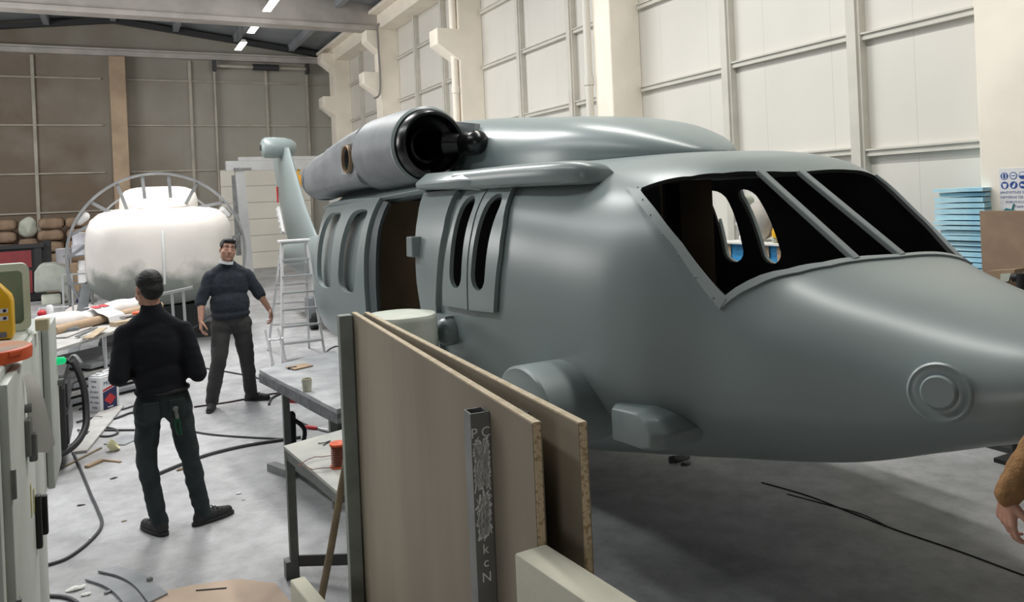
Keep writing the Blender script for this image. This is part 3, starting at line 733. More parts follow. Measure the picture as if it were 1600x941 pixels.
# ------------------------------------------------------------------ gantry and hoist
g = thing('gantry_frame', 'grey steel gantry frame spanning in front of the back door', 'gantry', (2.8, 20, 0))
b = MB(); b.bar((2.40, 20, 3.13), (5.2, 20, 3.13), .18, .24); b.box((3.9, 20, 3.30), (2.4, .12, .09)); b.part('beam', M_alu, g)
for x in (2.78, 5.05):
    b = MB(); b.bar((x-.06, 20, 3.02), (x+.08, 20, .0), .22, .12, up=(0, 1, 0)); b.part('post', M_alu, g)
    b = MB(); b.box((x, 20, 3.05), (.42, .26, .05)); b.part('cap_plate', M_tube, g)
b = MB(); b.bar((2.60, 20.05, 2.9), (2.66, 20.3, .9), .12, .06, up=(0, 1, 0)); b.bar((2.62, 20.05, 1.9), (2.78, 20, 1.9), .05, .1); b.part('side_bracket', M_tube, g)
h = thing('chain_hoist', 'yellow chain hoist hanging from the gantry beam', 'hoist', (4.14, 19.98, 3.0))
b = MB(); b.tube(spline([(4.14, 20, 3.03), (4.17, 20, 2.96), (4.12, 20, 2.92), (4.14, 20, 2.86)], 4), .03, 8); b.part('top_hook', M_yellow, h)
b = MB(); b.cyl((4.14, 19.9, 2.72), (4.14, 20.1, 2.72), .15, seg=20); b.box((4.05, 20, 2.66), (.16, .14, .16)); b.bevel(.02, 2); b.part('body', mat('hoist_yellow', (.75, .36, .03), .5), h)
for dx in (-.06, .02, .06):
    b = MB(); b.cyl((4.13+dx, 19.98, 2.62), (4.13+dx*.8, 19.98, 2.02), .014, seg=6); b.part('chain', M_dark, h)
b = MB(); b.tube(spline([(4.13, 19.98, 2.05), (4.13, 19.98, 1.98), (4.20, 19.98, 1.90), (4.13, 19.98, 1.82), (4.06, 19.98, 1.88)], 5), .03, 8); b.part('hook', M_yellow, h)

# ------------------------------------------------------------------ store along the back wall
random.seed(3)
def sack(c, w, h, d, label, seed, col=M_sack):
    b = MB(); b.ell((0, 0, 0), (1, 1, 1), seg=24, rings=14)
    for v in b.bm.verts:
        x, y, z = v.co; f = lambda t, n: math.copysign(abs(t)**n, t)
        e = 1-.25*abs(x)**3
        v.co = Vector((f(x, .35)*w/2, f(y, .4)*d/2, f(z, .6)*h/2*e))
    b.jitter(.025, 5, seed)
    for v in b.bm.verts: v.co += Vector(c)
    return b.obj('paper_sack', col, label, 'sack', 'paper sacks stacked against the back wall')
cols = [(-2.93, 'brown paper sack in the leftmost stack, %s', .70), (-1.74, 'brown paper sack in the stack right of the grey-capped bag, %s', .66), (-1.05, 'brown paper sack in the stack half behind the steel ring, %s', .66)]
lv = ['at the bottom', 'second from the bottom', 'third up', 'at the top']
pl = MB()
for x in (-3.1, -2.1, -1.2): pl.box((x, 26.2, .06), (.9, .9, .12))
pl.box((-2.1, 26.2, .40), (2.9, .9, .56)); pl.obj('board_crate', M_card, 'tan crate base under the paper sacks', 'crate')
for x, lab, w in cols:
    for k in range(4):
        sack((x+random.uniform(-.02, .02), 26.2, .853+.343*k), w, .328, .8, lab % lv[k], k+int(x*10))
b = MB(); b.lathe([(.0, .70), (.20, .70), (.235, .77), (.235, 1.35), (.21, 1.46), (.0, 1.48)], Matrix.Translation((-2.31, 25.95, 0)), 24); b.jitter(.02, 4, 2); b.obj('upright_bag', M_sack, 'brown upright bag between the sack stacks', 'bag')
b = MB(); b.ell((-2.31, 25.95, 1.80), (.22, .22, .30)); b.jitter(.05, 5, 4); b.obj('pale_bag', M_plaster, 'pale grey bag on top of the upright brown bag', 'bag')
# red and black machine
t = thing('tool_cabinet', 'black framed cabinet with dark red panels by the sacks', 'cabinet', (-2.45, 22.3, 0))
X0, X1, Y0 = -2.75, -1.70, 22.3
b = MB(); b.box(((X0+X1)/2, Y0+.35, .72), (X1-X0, .7, 1.38)); b.box((X1-.09, Y0-.02, .72), (.16, .06, 1.36)); b.box(((X0+X1)/2, Y0-.02, 1.38), (X1-X0+.1, .1, .1)); b.part('body', M_rubber, t)
for z, hh in ((1.06, .42), (.5, .55)):
    b = MB(); b.box((X0+.42, Y0-.015, z), (.80, .04, hh)); b.part('panel', M_dred, t)
b = MB(); b.box((-1.62, Y0+.3, 1.15), (.16, .5, .66)); b.part('side_box', M_rubber, t)
# grey rounded cover on the floor
b = MB()
b.loft([[Vector((x, 21.0+y, z)) for x, z in pr] for y, pr in ((0, [(-1.80, .32), (-1.78, .80), (-1.66, .98), (-1.40, .98), (-1.14, .85), (-1.02, .62), (-1.02, .02), (-1.12, .02), (-1.16, .22), (-1.34, .32)]), (.7, [(-1.80, .32), (-1.78, .80), (-1.66, .98), (-1.40, .98), (-1.14, .85), (-1.02, .62), (-1.02, .02), (-1.12, .02), (-1.16, .22), (-1.34, .32)]))])
b.bevel(.05, 3, 50); b.obj('machine_cover', mat('dust_grey', (.34, .36, .32), .8, var=.12, scale=3), 'grey rounded machine cover beside the red panelled cabinet', 'cover')
b = MB(); b.box((-1.47, 21.3, .13), (.40, .4, .26)); b.bevel(.03, 2); b.obj('low_box', M_plaster, 'pale low box under the grey rounded cover', 'box')
b = MB(); b.loft([pring(y, w, 0, h, .02, 1.6, 2, 24, x=-.72) for y, w, h in ((19.0, .05, .03), (18.85, .30, .14), (18.6, .38, .20), (18.3, .25, .1))]); b.jitter(.03, 5, 1); b.obj('dust_heap', mat('pale_dust', (.62, .58, .55), .95), 'small heap of pale dust on the floor by the steel prop', 'heap')
# rack with cans
t = thing('can_rack', 'small open steel rack with paint cans left of the ring', 'rack', (-.80, 19.6, 0))
for dx in (-.22, .22):
    for dy in (0, .35):
        b = MB(); b.box((-.80+dx, 19.6+dy, .6), (.04, .04, 1.2)); b.part('post', M_tube, t)
for z in (.12, .56, 1.18):
    b = MB(); b.box((-.80, 19.78, z), (.62, .42, .03)); b.part('shelf', M_tube, t)
def can(c, r, h, label, nm='paint_can', m=None):
    tt = thing(nm, label, 'can', c, 0, 'paint cans by the back wall')
    b = MB(); b.lathe([(0, 0), (r, 0), (r, .02), (r*.98, .03), (r*.98, h-.03), (r, h-.02), (r, h)], None, 24); b.part('can_body', m or mat('can_tin', (.45, .45, .50), .45, metal=.2, var=.1), tt, world=False)
    b = MB(); b.lathe([(0, h-.01), (r*.8, h-.01), (r*.85, h+.005), (r*.97, h+.005), (r*.97, h-.015)], None, 24); b.part('lid', M_whitem, tt, world=False); return tt
M_tin = mat('tin', (.46, .46, .50), .45, var=.1)
can((-.78, 19.75, 1.195), .17, .22, 'grey can on the rack top, lower of two', m=M_tin); can((-.78, 19.75, 1.425), .15, .26, 'grey can standing on another can on the rack top', m=M_tin)
can((-.72, 19.75, .575), .13, .26, 'white can on the middle shelf of the rack, left of the blank', m=M_whitem); can((-.72, 19.75, .845), .11, .22, 'upper white can of the pair on the middle rack shelf', m=M_whitem)
can((-.76, 19.75, .135), .14, .2, 'can on the lowest shelf of the rack', m=M_blue)
can((-1.34, 24.0, .80), .19, .40, 'grey can on the tan box stand beside the rounded cover', m=M_tin)
b = MB(); b.box((-1.34, 24.0, .40), (.7, .5, .80)); b.obj('can_stand', M_card, 'tan box stand under a single grey can', 'stand')
# thin steel floor stand
t = thing('floor_stand', 'thin pale steel stand on cross feet near the rack', 'stand', (-.95, 17.6, 0))
for x in (-1.02, -.86): 
    b = MB(); b.box((x, 17.6, .45), (.035, .035, .9)); b.part('upright', M_alu, t)
b = MB(); b.bar((-1.02, 17.6, .92), (-.35, 17.6, .90), .03, .03); b.part('top_bar', M_alu, t)
b = MB(); b.bar((-1.4, 17.6, .02), (-.6, 17.6, .02), .06, .04); b.bar((-.86, 17.3, .02), (-.86, 17.9, .02), .06, .04); b.part('foot', M_tube, t)

# ------------------------------------------------------------------ bench with rolls behind the dark-haired person
t = thing('trestle_bench', 'cluttered low bench with thin round legs behind the cabinets', 'bench', (0, 10.1, 0))
TZ = .74
b = MB(); b.prism([(-1.15, 9.5), (-.62, 9.0), (-.12, 9.85), (.2, 10.9), (.42, 12.0), (0, 12.6), (-1.15, 11.6)], Matrix.Translation((0, 0, TZ-.03)), .03); b.part('top', M_gaunt, t)
for x, y in ((-.19, 9.85), (.28, 11.6), (-.66, 9.2), (-1.0, 11.2)):
    b = MB(); b.cyl((x, y, 0), (x, y, TZ-.03), .022, seg=12); b.part('leg', M_alu, t)
b = MB(); b.bar((-.66, 9.2, .30), (.28, 11.6, .30), .05, .04); b.part('rail', M_tube, t)
A, Bq = at_z(84, 517, .80), at_z(222, 484, .80)
b = MB(); b.tube([A, A.lerp(Bq, .5), Bq, Bq+(Bq-A)*.25], .052, 16); b.obj('cardboard_tube', M_card, 'brown cardboard tube lying on the bench under white film', 'tube')
b = MB(); d = (Bq-A).normalized(); nrm = Vector((-d.y, d.x, 0))
rows = []
for k in range(19):
    u = k/18; p = A.lerp(Bq, u*1.02-.02); rows.append([p+nrm*(.13*math.cos(a)+.20)+Vector((0, 0, .045+.095*math.sin(a)*(1+.3*math.sin(u*9)))) for a in [2*PI*i/14 for i in range(14)]])
b.loft(rows); b.jitter(.018, 7, 3); b.obj('film_roll', mat('white_film', (.86, .84, .83), .4), 'long white plastic film roll beside the cardboard tube', 'roll')
b = MB(); q = at_z(208, 472, .85); q.z = .83; b.ell(q, (.26, .15, .085)); b.jitter(.03, 9, 5); b.obj('film_bundle', mat('white_film_folds', (.85, .84, .84), .45), 'crumpled white film bundle beside the seated roll', 'bundle')
q = at_z(175, 497, .80)
ps = thing('printed_sheet', 'white sheet with red stripes hanging over the tube', 'paper', q)
fx = d; b = MB(); rows = []
for a_, z_ in ((.27, .146), (.20, .150), (.13, .132), (.075, .085), (.0, .062), (-.06, .03), (-.075, -.02), (-.085, -.095)):
    rows.append([q+fx*s*.15+nrm*a_+Vector((0, 0, z_)) for s in (-1, -.5, 0, .5, 1)])
b.loft(rows, False, False, False); o = b.part('sheet', M_white, ps); solid(o, .002, 1)
for k in (0, 1):
    b = MB(); b.loft([[q+fx*(-.13+.14*k+.12*s)+nrm*a_+Vector((0, 0, z_)) for s in (0, 1)] for a_, z_ in ((.20, .158), (.12, .138))], False, False, False); o = b.part('stripe', M_red, ps); solid(o, .001, 1)
b = MB(); b.box(at_z(203, 503, .765), (.42, .14, .05), rot=.5); b.obj('wood_block', M_wood, 'short pale timber block under the tube end', 'block')
b = MB(); b.box(at_z(206, 493, .80)+Vector((0, .05, .0)), (.36, .10, .02), rot=.5); b.obj('grey_strip', M_gaunt, 'flat grey strip lying on the timber block', 'strip')
b = MB(); b.ell(at_z(215, 489, .83), (.07, .05, .025)); b.obj('orange_cloth', M_orange, 'small orange cloth beside the sweater sleeve on the bench', 'cloth')
for i, (x0, y0, x1, y1, w, lab) in enumerate(((88, 528, 130, 512, .22, 'broad grey board offcut on the bench front corner'), (120, 526, 150, 512, .04, 'narrow dark-edged strip on the bench, left one'), (128, 527, 158, 513, .04, 'narrow grey strip on the bench, right one'), (137, 529, 160, 513, .10, 'pale board offcut overhanging the bench edge'))):
    a_, c_ = at_z(x0, y0, TZ+.012+.012*i), at_z(x1, y1, TZ+.012+.012*i)
    b = MB(); b.bar(a_, c_, w, .010); b.obj('board_offcut', (M_gaunt, M_slabe, M_gaunt, M_wood)[i], lab, 'offcut')
b = MB(); q = at_z(103, 516, .775); b.box(q, (.26, .12, .05), rot=.6); b.bevel(.02, 3); b.obj('heat_gun_case', M_slabe, 'dark grey hand tool lying on the bench by the cabinet', 'tool')
# stacked sheets under the bench
for i in range(5):
    b = MB(); b.box((-.42+.03*i, 10.2+.04*i, .06+.085*i), (1.15-.06*i, .9, .055), rot=.55+.05*i); b.bevel(.008, 1)
    b.obj('sheet_offcut', (M_sheet, M_gaunt)[i % 2], 'grey sheet in the pile under the bench, %s' % ('lowest', 'second lowest', 'middle', 'second highest', 'uppermost')[i], 'sheet', 'grey sheets piled under the bench')
# sawhorse-like metal rack behind
t = thing('metal_stand', 'pale metal stand with sloping flat top bar between the two people', 'stand', (.66, 11.2, 0))
b = MB(); b.bar((.35, 11.2, .97), (.86, 11.2, 1.04), .06, .035); b.part('top_bar', M_alu, t)
for x in (.60, .74):
    b = MB(); b.bar((x, 11.2, 1.0), (x+.02, 11.2, 0), .035, .03, up=(0, 1, 0)); b.part('leg', M_alu, t)
b = MB(); b.bar((.67, 10.95, .02), (.67, 11.45, .02), .3, .03); b.part('foot', M_tube, t)

# ------------------------------------------------------------------ ladder and small trestle
t = thing('step_ladder', 'tall aluminium step ladder standing beside the tail boom', 'ladder', (2.12, 10.8, 0))
FL, FR = Vector((1.87, 10.53, 0)), Vector((2.43, 10.49, 0)); TL, TR = Vector((1.95, 10.62, 1.60)), Vector((2.27, 10.60, 1.60))
BL, BR = Vector((1.86, 11.55, 0)), Vector((2.40, 11.35, 0))
for a_, c_ in ((FL, TL), (FR, TR)):
    b = MB(); b.bar(a_, c_, .030, .05, up=(0, 1, 0)); b.part('front_rail', M_whitem, t)
for a_, c_ in ((BL, TL+Vector((0, .07, -.05))), (BR, TR+Vector((0, .07, -.05)))):
    b = MB(); b.bar(a_, c_, .025, .04, up=(0, 1, 0)); b.part('rear_rail', M_alu, t)
for k in range(8):
    u = .015+k*.139
    b = MB(); b.bar(FL.lerp(TL, u), FR.lerp(TR, u), .085, .022); b.part('step', M_alu, t)
b = MB(); b.box((2.11, 10.64, 1.61), (.40, .20, .03)); b.bevel(.006, 1); b.part('top_plate', M_whitem, t)
for u in (.25, .45, .62, .8):
    b = MB(); b.bar(BL.lerp(TL, u), BR.lerp(TR, u), .02, .02); b.part('rear_brace', M_alu, t)
t = thing('folding_trestle', 'small white folding trestle at the foot of the ladder', 'trestle', (1.78, 10.2, 0))
for x in (1.66, 1.82):
    b = MB(); b.tube([(x-.03, 10.3, .50), (x+.05, 10.2, .0)], .016, 10); b.part('leg', M_whitem, t)
    b = MB(); b.tube([(x-.01, 10.12, .40), (x+.06, 10.42, .0)], .013, 10); b.part('rear_leg', M_whitem, t)
b = MB(); b.tube(spline([(1.63, 10.3, .48), (1.66, 10.27, .38), (1.80, 10.26, .37), (1.80, 10.29, .47)], 5), .014, 8); b.part('cross_bar', M_whitem, t)

# ------------------------------------------------------------------ work tables
t = thing('slab_table', 'worktable with thick rough grey slab top on steel legs', 'table', (1.3, 6.0, 0))
poly = [(.98, 6.57), (1.215, 4.97), (1.36, 5.02), (1.66, 5.6), (1.70, 7.0)]
b = MB(); b.prism(poly, Matrix.Translation((0, 0, .655)), .095); b.subdiv(6); b.jitter(.008, 12, 2); b.part('slab', [M_stone], t, smooth=25)
b = MB(); b.prism([(x-.004 if i < 2 else x, y) for i, (x, y) in enumerate(poly)], Matrix.Translation((0, 0, .650)), .070); b.subdiv(5); b.jitter(.006, 18, 4); b.part('slab_edge', M_slabe, t, smooth=25)
for x, y in ((1.105, 6.15), (1.25, 5.25), (1.60, 6.75), (1.55, 5.75)):
    b = MB(); b.box((x, y, .325), (.05, .05, .65)); b.part('leg', M_tubeg, t)
b = MB(); b.bar((1.105, 6.15, .10), (1.25, 5.25, .10), .04, .04); b.bar((1.105, 6.15, .12), (1.55, 5.75, .12), .04, .03); b.part('stretcher', M_tubeg, t)
b = MB(); b.bar((1.0, 6.32, .03), (1.12, 6.02, .03), .07, .06); b.part('foot', M_tube, t)
b = MB(); b.bar((1.30, 5.5, .12), (1.36, 5.42, .63), .03, .03); b.bar((1.40, 5.45, .12), (1.36, 5.42, .63), .03, .03); b.part('brace', M_dark, t)
q = at_z(480, 611, .751)
c = thing('plaster_cup', 'small beige paper cup on the slab table', 'cup', q)
b = MB(); b.lathe([(0, .003), (.030, .0), (.037, .082), (.040, .084), (.040, .088), (.035, .088), (.029, .006), (0, .006)], None, 28); b.part('cup_wall', mat('beige_cup', (.56, .54, .44), .6, var=.1, scale=30), c, world=False)
q = at_z(468, 574, .752); b = MB(); b.box(q+Vector((0, 0, .006)), (.17, .14, .008), rot=.35); b.obj('card_scrap', M_card, 'square cardboard scrap at the far edge of the slab table', 'cardboard')
q = at_z(457, 576, .752); b = MB(); b.box(q+Vector((0, 0, .008)), (.07, .03, .015), rot=-.1); b.bevel(.005, 2); b.obj('black_clip', M_rubber, 'small black clip tucked beside the cardboard scrap', 'clip')
# red drill and screwdriver on the floor under the table, cable
q = at_z(457, 655, .02)
sd = thing('screwdriver', 'red handled screwdriver on the floor under the slab table', 'screwdriver', at_z(487, 668, .012))
a_, m_, c_ = at_z(478, 667, .018), at_z(496, 669, .018), at_z(512, 671, .018)
b = MB(); b.tube([a_, a_.lerp(m_, .2), a_.lerp(m_, .8), m_], [.012, .018, .016, .010], 12); b.part('handle', M_red, sd)
b = MB(); b.tube([m_, c_], .004, 8); b.part('shaft', M_alu, sd)
g_ = thing('angle_grinder', 'red and black power tool hanging under the slab table', 'power tool', (1.17, 6.35, 0))
b = MB(); b.cap((1.16, 6.40, .52), (1.34, 6.30, .52), .035, .045); b.part('motor_body', M_red, g_)
b = MB(); b.cap((1.16, 6.25, .42), (1.16, 6.25, .05), .035, .03); b.tube(spline([(1.16, 6.25, .4), (1.25, 6.2, .3), (1.2, 6.2, .12), (1.16, 6.25, .06)], 5), .018, 8); b.part('grip', M_rubber, g_)
# low side table
t = thing('side_table', 'lower grey steel table with thin board top beside the upright panels', 'table', (.95, 4.1, 0))
poly = [(.78, 4.47), (.868, 3.60), (1.08, 3.60), (1.40, 3.9), (1.40, 4.66)]
b = MB(); b.prism(poly, Matrix.Translation((0, 0, .712)), .018); b.part('board_top', mat('worn_board', (.56, .55, .50), .8, col2=(.40, .41, .39), scale=4, detail=8), t)
b = MB(); b.bar((.80, 4.45, .69), (.885, 3.62, .69), .04, .045); b.bar((.80, 4.45, .69), (1.38, 4.62, .69), .04, .045); b.part('apron', M_tubeg, t)
for x, y in ((.805, 4.43), (1.36, 4.58), (1.32, 3.95)):
    b = MB(); b.box((x, y, .345), (.045, .045, .69)); b.part('leg', M_tubeg, t)
b = MB(); b.bar((.805, 4.43, .09), (1.32, 3.95, .17), .012, .06); b.part('stretcher', M_dark, t)
b = MB(); b.box((.79, 4.44, .05), (.07, .07, .10)); b.part('foot_block', M_tubeg, t)
sp = thing('wire_spool', 'orange spool wound with copper wire on the side table', 'spool', at_z(530, 729, .731))
b = MB(); b.lathe([(0, 0), (.045, 0), (.045, .008), (.0, .008)], None, 24); b.part('flange', M_orange, sp, world=False); b = MB(); b.lathe([(0, .112), (.045, .112), (.045, .122), (.02, .122), (.0, .118)], None, 24); b.part('flange', M_orange, sp, world=False)
b = MB(); b.lathe([(.0, .008)]+[(.036+.004*math.sin(k*1.57), .008+.104*k/40) for k in range(41)]+[(.0, .112)], None, 24); b.part('winding', M_copper, sp, world=False)
q = at_z(505, 726, .733); pts = [q+Vector((.11*math.cos(a)*(1+.2*math.sin(3*a)), .10*math.sin(a), .004+.012*abs(math.sin(2.5*a)))) for a in [k*.35 for k in range(36)]]
b = MB(); b.tube(pts, .0022, 6); b.obj('loose_wire', M_copper, 'loose loops of copper wire beside the spool', 'wire')
b = MB(); b.tube(spline([at_z(497, 693, .735), at_z(507, 692, .737), at_z(516, 689, .735), at_z(505, 696, .735)], 6), .003, 6); b.obj('bent_hook', M_dark, 'bent dark wire hook at the back of the side table', 'hook')

# ------------------------------------------------------------------ upright chipboard panels and steel tubes
ZT = 1.58
n1, f1 = at_z(839, 661, ZT), at_z(553, 488, ZT); n2, f2 = at_z(911, 661, ZT), at_z(572, 488, ZT)
def panel(nr, fr, th, label):
    d = (fr-nr); d.z = 0; ln = d.length; d.normalize(); n = Vector((d.y, -d.x, 0))
    t = thing('chipboard_panel', label, 'panel', ((nr.x+fr.x)/2, (nr.y+fr.y)/2, 0), 0, 'upright chipboard panels')
    F = frame((nr+fr)/2-Vector((0, 0, ZT)), d, (0, 0, 1))   # z axis points along -n or n
    b = MB(); b.box(((nr+fr)/2-Vector((0, 0, ZT/2))), (th, ln, ZT), rot=math.atan2(-d.x, d.y)); b.bevel(.002, 1, 40); b.part('core', M_chipe, t)
    for s in (-1, 1):
        b = MB(); b.box(((nr+fr)/2-Vector((0, 0, ZT/2))+n*s*(th/2+.0008)), (.0016, ln-.002, ZT-.002), rot=math.atan2(-d.x, d.y)); b.part('face', M_chip, t)
    b = MB(); b.box(((nr+fr)/2+Vector((0, 0, .0008))), (th-.001, ln-.004, .0012), rot=math.atan2(-d.x, d.y)); b.part('sawn_top', mat('sawn_edge', (.66, .57, .42), .85, col2=(.52, .43, .29), scale=40), t)
    return d, n, t
d1, m1, _ = panel(n1, f1, .020, 'front chipboard panel standing on edge, nearest the side table')
d2, m2, pan2 = panel(n2, f2, .020, 'rear chipboard panel standing on edge, next to the helicopter')
c1 = n1+d1*.285-m1*.0385; c2 = n2+d2*.275-m2*.0385
tb = thing('square_tube', 'chalk-marked steel square tube standing against the front panel', 'steel tube', (c1.x, c1.y, 0))
b = MB(); b.sq_tube((c1.x, c1.y, 0), (c1.x, c1.y, 1.545), .05, .05, .004, up=d1); b.part('tube_wall', M_tube, tb)
# chalk writing and smears on the near face of the tube
Fc = frame(Vector((c1.x, c1.y, 0))-d1*.0256, m1, (0, 0, 1))
if Fc.col[2].to_3d().dot(-d1) < 0: Fc = frame(Vector((c1.x, c1.y, 0))-d1*.0256, -m1, (0, 0, 1))
def chalk(z0, z1, n, w=.018, seed=0):
    random.seed(seed); b = MB()
    for k in range(n):
        x = random.uniform(-w, w); y = random.uniform(z0, z1); l = random.uniform(.01, .05); a = random.gauss(1.4, .35)
        p0 = Vector((x-math.cos(a)*l/2, y-math.sin(a)*l/2, .0004)); p1 = Vector((x+math.cos(a)*l/2, y+math.sin(a)*l/2, .0004))
        p0.x = max(-.022, min(.022, p0.x)); p1.x = max(-.022, min(.022, p1.x))
        b.bar(Fc @ p0, Fc @ p1, random.uniform(.0015, .005), .0006, up=Fc.col[2].to_3d())
    return b
chalk(1.37, 1.47, 150, seed=1).part('chalk_smear', M_chalk, tb); chalk(1.24, 1.33, 130, .014, seed=2).part('chalk_smear', M_chalk, tb)
letters('P C', .035, M_chalk, tb, Fc @ Matrix.Translation((0, 1.495, .0006)), 'chalk_writing', .0003)
for k, (ch, zz) in enumerate((('k', 1.205), ('c', 1.172), ('N', 1.135))): letters(ch, .034, M_chalk, tb, Fc @ Matrix.Translation((0, zz, .0006)), 'chalk_writing', .0003)
b = MB(); b.sq_tube((c2.x, c2.y, 0), (c2.x, c2.y, 1.545), .05, .05, .004, up=d2); b.obj('square_tube', M_tube, 'plain steel square tube standing between the two chipboard panels', 'steel tube')
c3 = f1-d1*.02-m1*.047; b = MB(); b.bar((c3.x, c3.y, 0), (c3.x, c3.y, 1.575), .06, .06, up=d1); b.bevel(.003, 1); b.obj('timber_post', mat('mossy_grey_post', (.26, .285, .26), .7, var=.15, scale=8), 'dark green-grey post at the far end of the front panel', 'post')
c4 = f1-d1*.10+m1*.0285; b = MB(); b.bar((c4.x, c4.y, 0), (c4.x, c4.y, 1.56), .028, .05, up=d1); b.obj('timber_post', M_tubeg, 'short dark spacer post between the panels at their far end', 'post')
# old stick leaning on the post
s0 = at_z(497, 960, .02); s1 = at_z(548, 682, 1.02)
e_ = c3-d1*.05-m1*.05
b = MB(); b.tube([s0, s0.lerp(s1, .4)+Vector((.004, 0, 0)), s0.lerp(s1, .7), s1], [.019, .018, .017, .0155], 12); b.jitter(.002, 20, 1); b.obj('wooden_stick', M_stick, 'old brown wooden stick leaning against the dark post', 'stick')
# beige slabs on edge
zf = 1.33; a0, a1, a2, a3 = [at_z(*p, zf) for p in ((803, 864), (853, 849), (1000, 941), (915, 941))]
dd = ((a2-a1)+(a3-a0)).normalized(); a2, a3 = a1+dd*.55, a0+dd*.55
b = MB(); b.prism([(p.x, p.y) for p in (a0, a1, a2, a3)], None, zf); b.bevel(.006, 2); b.obj('foam_slab', M_foam, 'thick beige foam slab standing on edge in the near foreground', 'slab')
zf = .45; a0, a1, a2, a3 = [at_z(*p, zf) for p in ((453, 906), (476, 900), (511, 941), (498, 941))]
dd = (a2-a1).normalized(); w_ = Vector((dd.y, -dd.x, 0))
b = MB(); b.prism([(p.x, p.y) for p in (a0, a1, a1+dd*.7, a0+dd*.7)], None, zf); b.bevel(.004, 1); b.obj('foam_slab', M_foam, 'small beige foam slab below the leaning stick', 'slab')
q = n2+d2*.03+m2*.045; b = MB(); b.box((q.x, q.y, 1.17), (.07, .05, .028), rot=.1); b.bevel(.004, 1); b.part('cleat', M_gaunt, pan2)
# plaster drum
b = MB(); b.lathe([(0, 1.335), (.15, 1.338), (.228, 1.332), (.236, 1.318), (.238, 1.30), (.248, .9), (.262, .02), (.255, 0), (0, 0)], Matrix.Translation((1.64, 4.88, 0)), 56); b.jitter(.004, 6, 3); b.obj('plaster_drum', M_plaster, 'pale green plaster cylinder behind the chipboard panels', 'drum')
# ------------------------------------------------------------------ control cabinets in the left foreground
t = thing('control_cabinet', 'tall pale grey control cabinet in the left foreground', 'cabinet', (-.64, 3.35, 0))
CX = -.335
b = MB(); b.box((-.65, 3.345, .80), (.60, 1.15, 1.60)); b.bevel(.006, 1); b.part('body', M_cab, t)
b = MB(); b.box((-.65, 2.745, .79), (.62, .05, 1.62)); b.bevel(.008, 2); b.part('end_panel', M_cab, t)
b = MB(); b.box((CX, 3.16, .79), (.028, .68, 1.56)); b.bevel(.006, 2); dr = b.part('door', M_cab, t)
b = MB(); b.box((CX-.002, 3.72, .79), (.022, .38, 1.60)); b.bevel(.006, 2); b.part('side_panel', M_cab, t)
for z in (1.26, .86):
    b = MB(); b.cyl((CX+.018, 2.825, z-.045), (CX+.018, 2.825, z+.045), .008, seg=10); b.box((CX+.014, 2.85, z), (.006, .05, .07)); b.part('hinge', M_tube, dr)
b = MB(); b.box((CX+.022, 3.24, 1.30), (.02, .07, .13)); b.box((CX+.035, 3.24, 1.26), (.025, .03, .10)); b.bevel(.004, 1); b.part('latch', M_tube, dr)
b = MB(); b.cyl((CX+.012, 3.24, 1.40), (CX+.035, 3.24, 1.40), .016, seg=14); b.part('lock', M_tube, dr)
b = MB(); b.box((CX+.024, 3.44, .925), (.02, .035, .20)); b.box((CX+.04, 3.49, .93), (.02, .03, .15)); b.bevel(.005, 2); b.part('handle', M_rubber, dr)
b = MB(); b.cyl((CX+.012, 3.33, 1.245), (CX+.045, 3.33, 1.245), .014, seg=14); b.part('pilot_lamp', M_led, dr)
for z, h_, y in ((1.05, .12, 3.31), (1.02, .09, 3.40)):
    b = MB(); b.box((CX+.0150, y, z), (.0012, .03, h_)); b.part('yellow_mark', mat('worn_yellow', (.45, .42, .16), .8, var=.2, scale=30), dr)
b = MB(); rows = []
for k in range(10):
    u = k/9; w_ = .020+.045*math.sin(u*PI*.62); rows.append([Vector((CX+.018+.004*math.sin(k*.9)+w_*j/3+.010*u, 3.20+.10*u+.018*j, 1.525-.30*u-.010*j*u+(.05 if j == 3 and k == 9 else 0))) for j in range(4)])
b.loft(rows, False, False, False); o = b.obj('taped_note', M_paper, 'curled white paper taped to the control cabinet door', 'paper'); solid(o, .001, 1)
e = thing('wall_box', 'pale grey enclosure with green lamp hung behind the tall cabinet', 'enclosure', (-.58, 4.36, .81))
b = MB(); b.box((-.58, 4.30, 1.185), (.48, .70, .75)); b.bevel(.006, 1); b.part('body', M_cab, e)
b = MB(); b.box((CX+.012, 4.42, 1.185), (.03, .46, .75)); b.bevel(.006, 2); ed = b.part('door', M_cab, e)
b = MB(); b.lathe([(0, .045), (.010, .044), (.018, .036), (.02, .02), (.02, 0)], frame((CX+.025, 4.60, 1.335), (0, 1, 0), (0, 0, 1)), 16); b.part('pilot_lamp', M_led, ed)
b = MB(); b.cyl((CX+.025, 4.60, 1.225), (CX+.05, 4.60, 1.225), .018, seg=16); b.box((CX+.05, 4.60, 1.215), (.012, .014, .05)); b.part('lock', M_tube, ed)
b = MB(); b.cyl((-.55, 4.2, .0), (-.55, 4.2, .815), .03, seg=12); b.box((-.55, 4.2, .01), (.22, .22, .02)); b.part('stand_pole', M_tube, e)
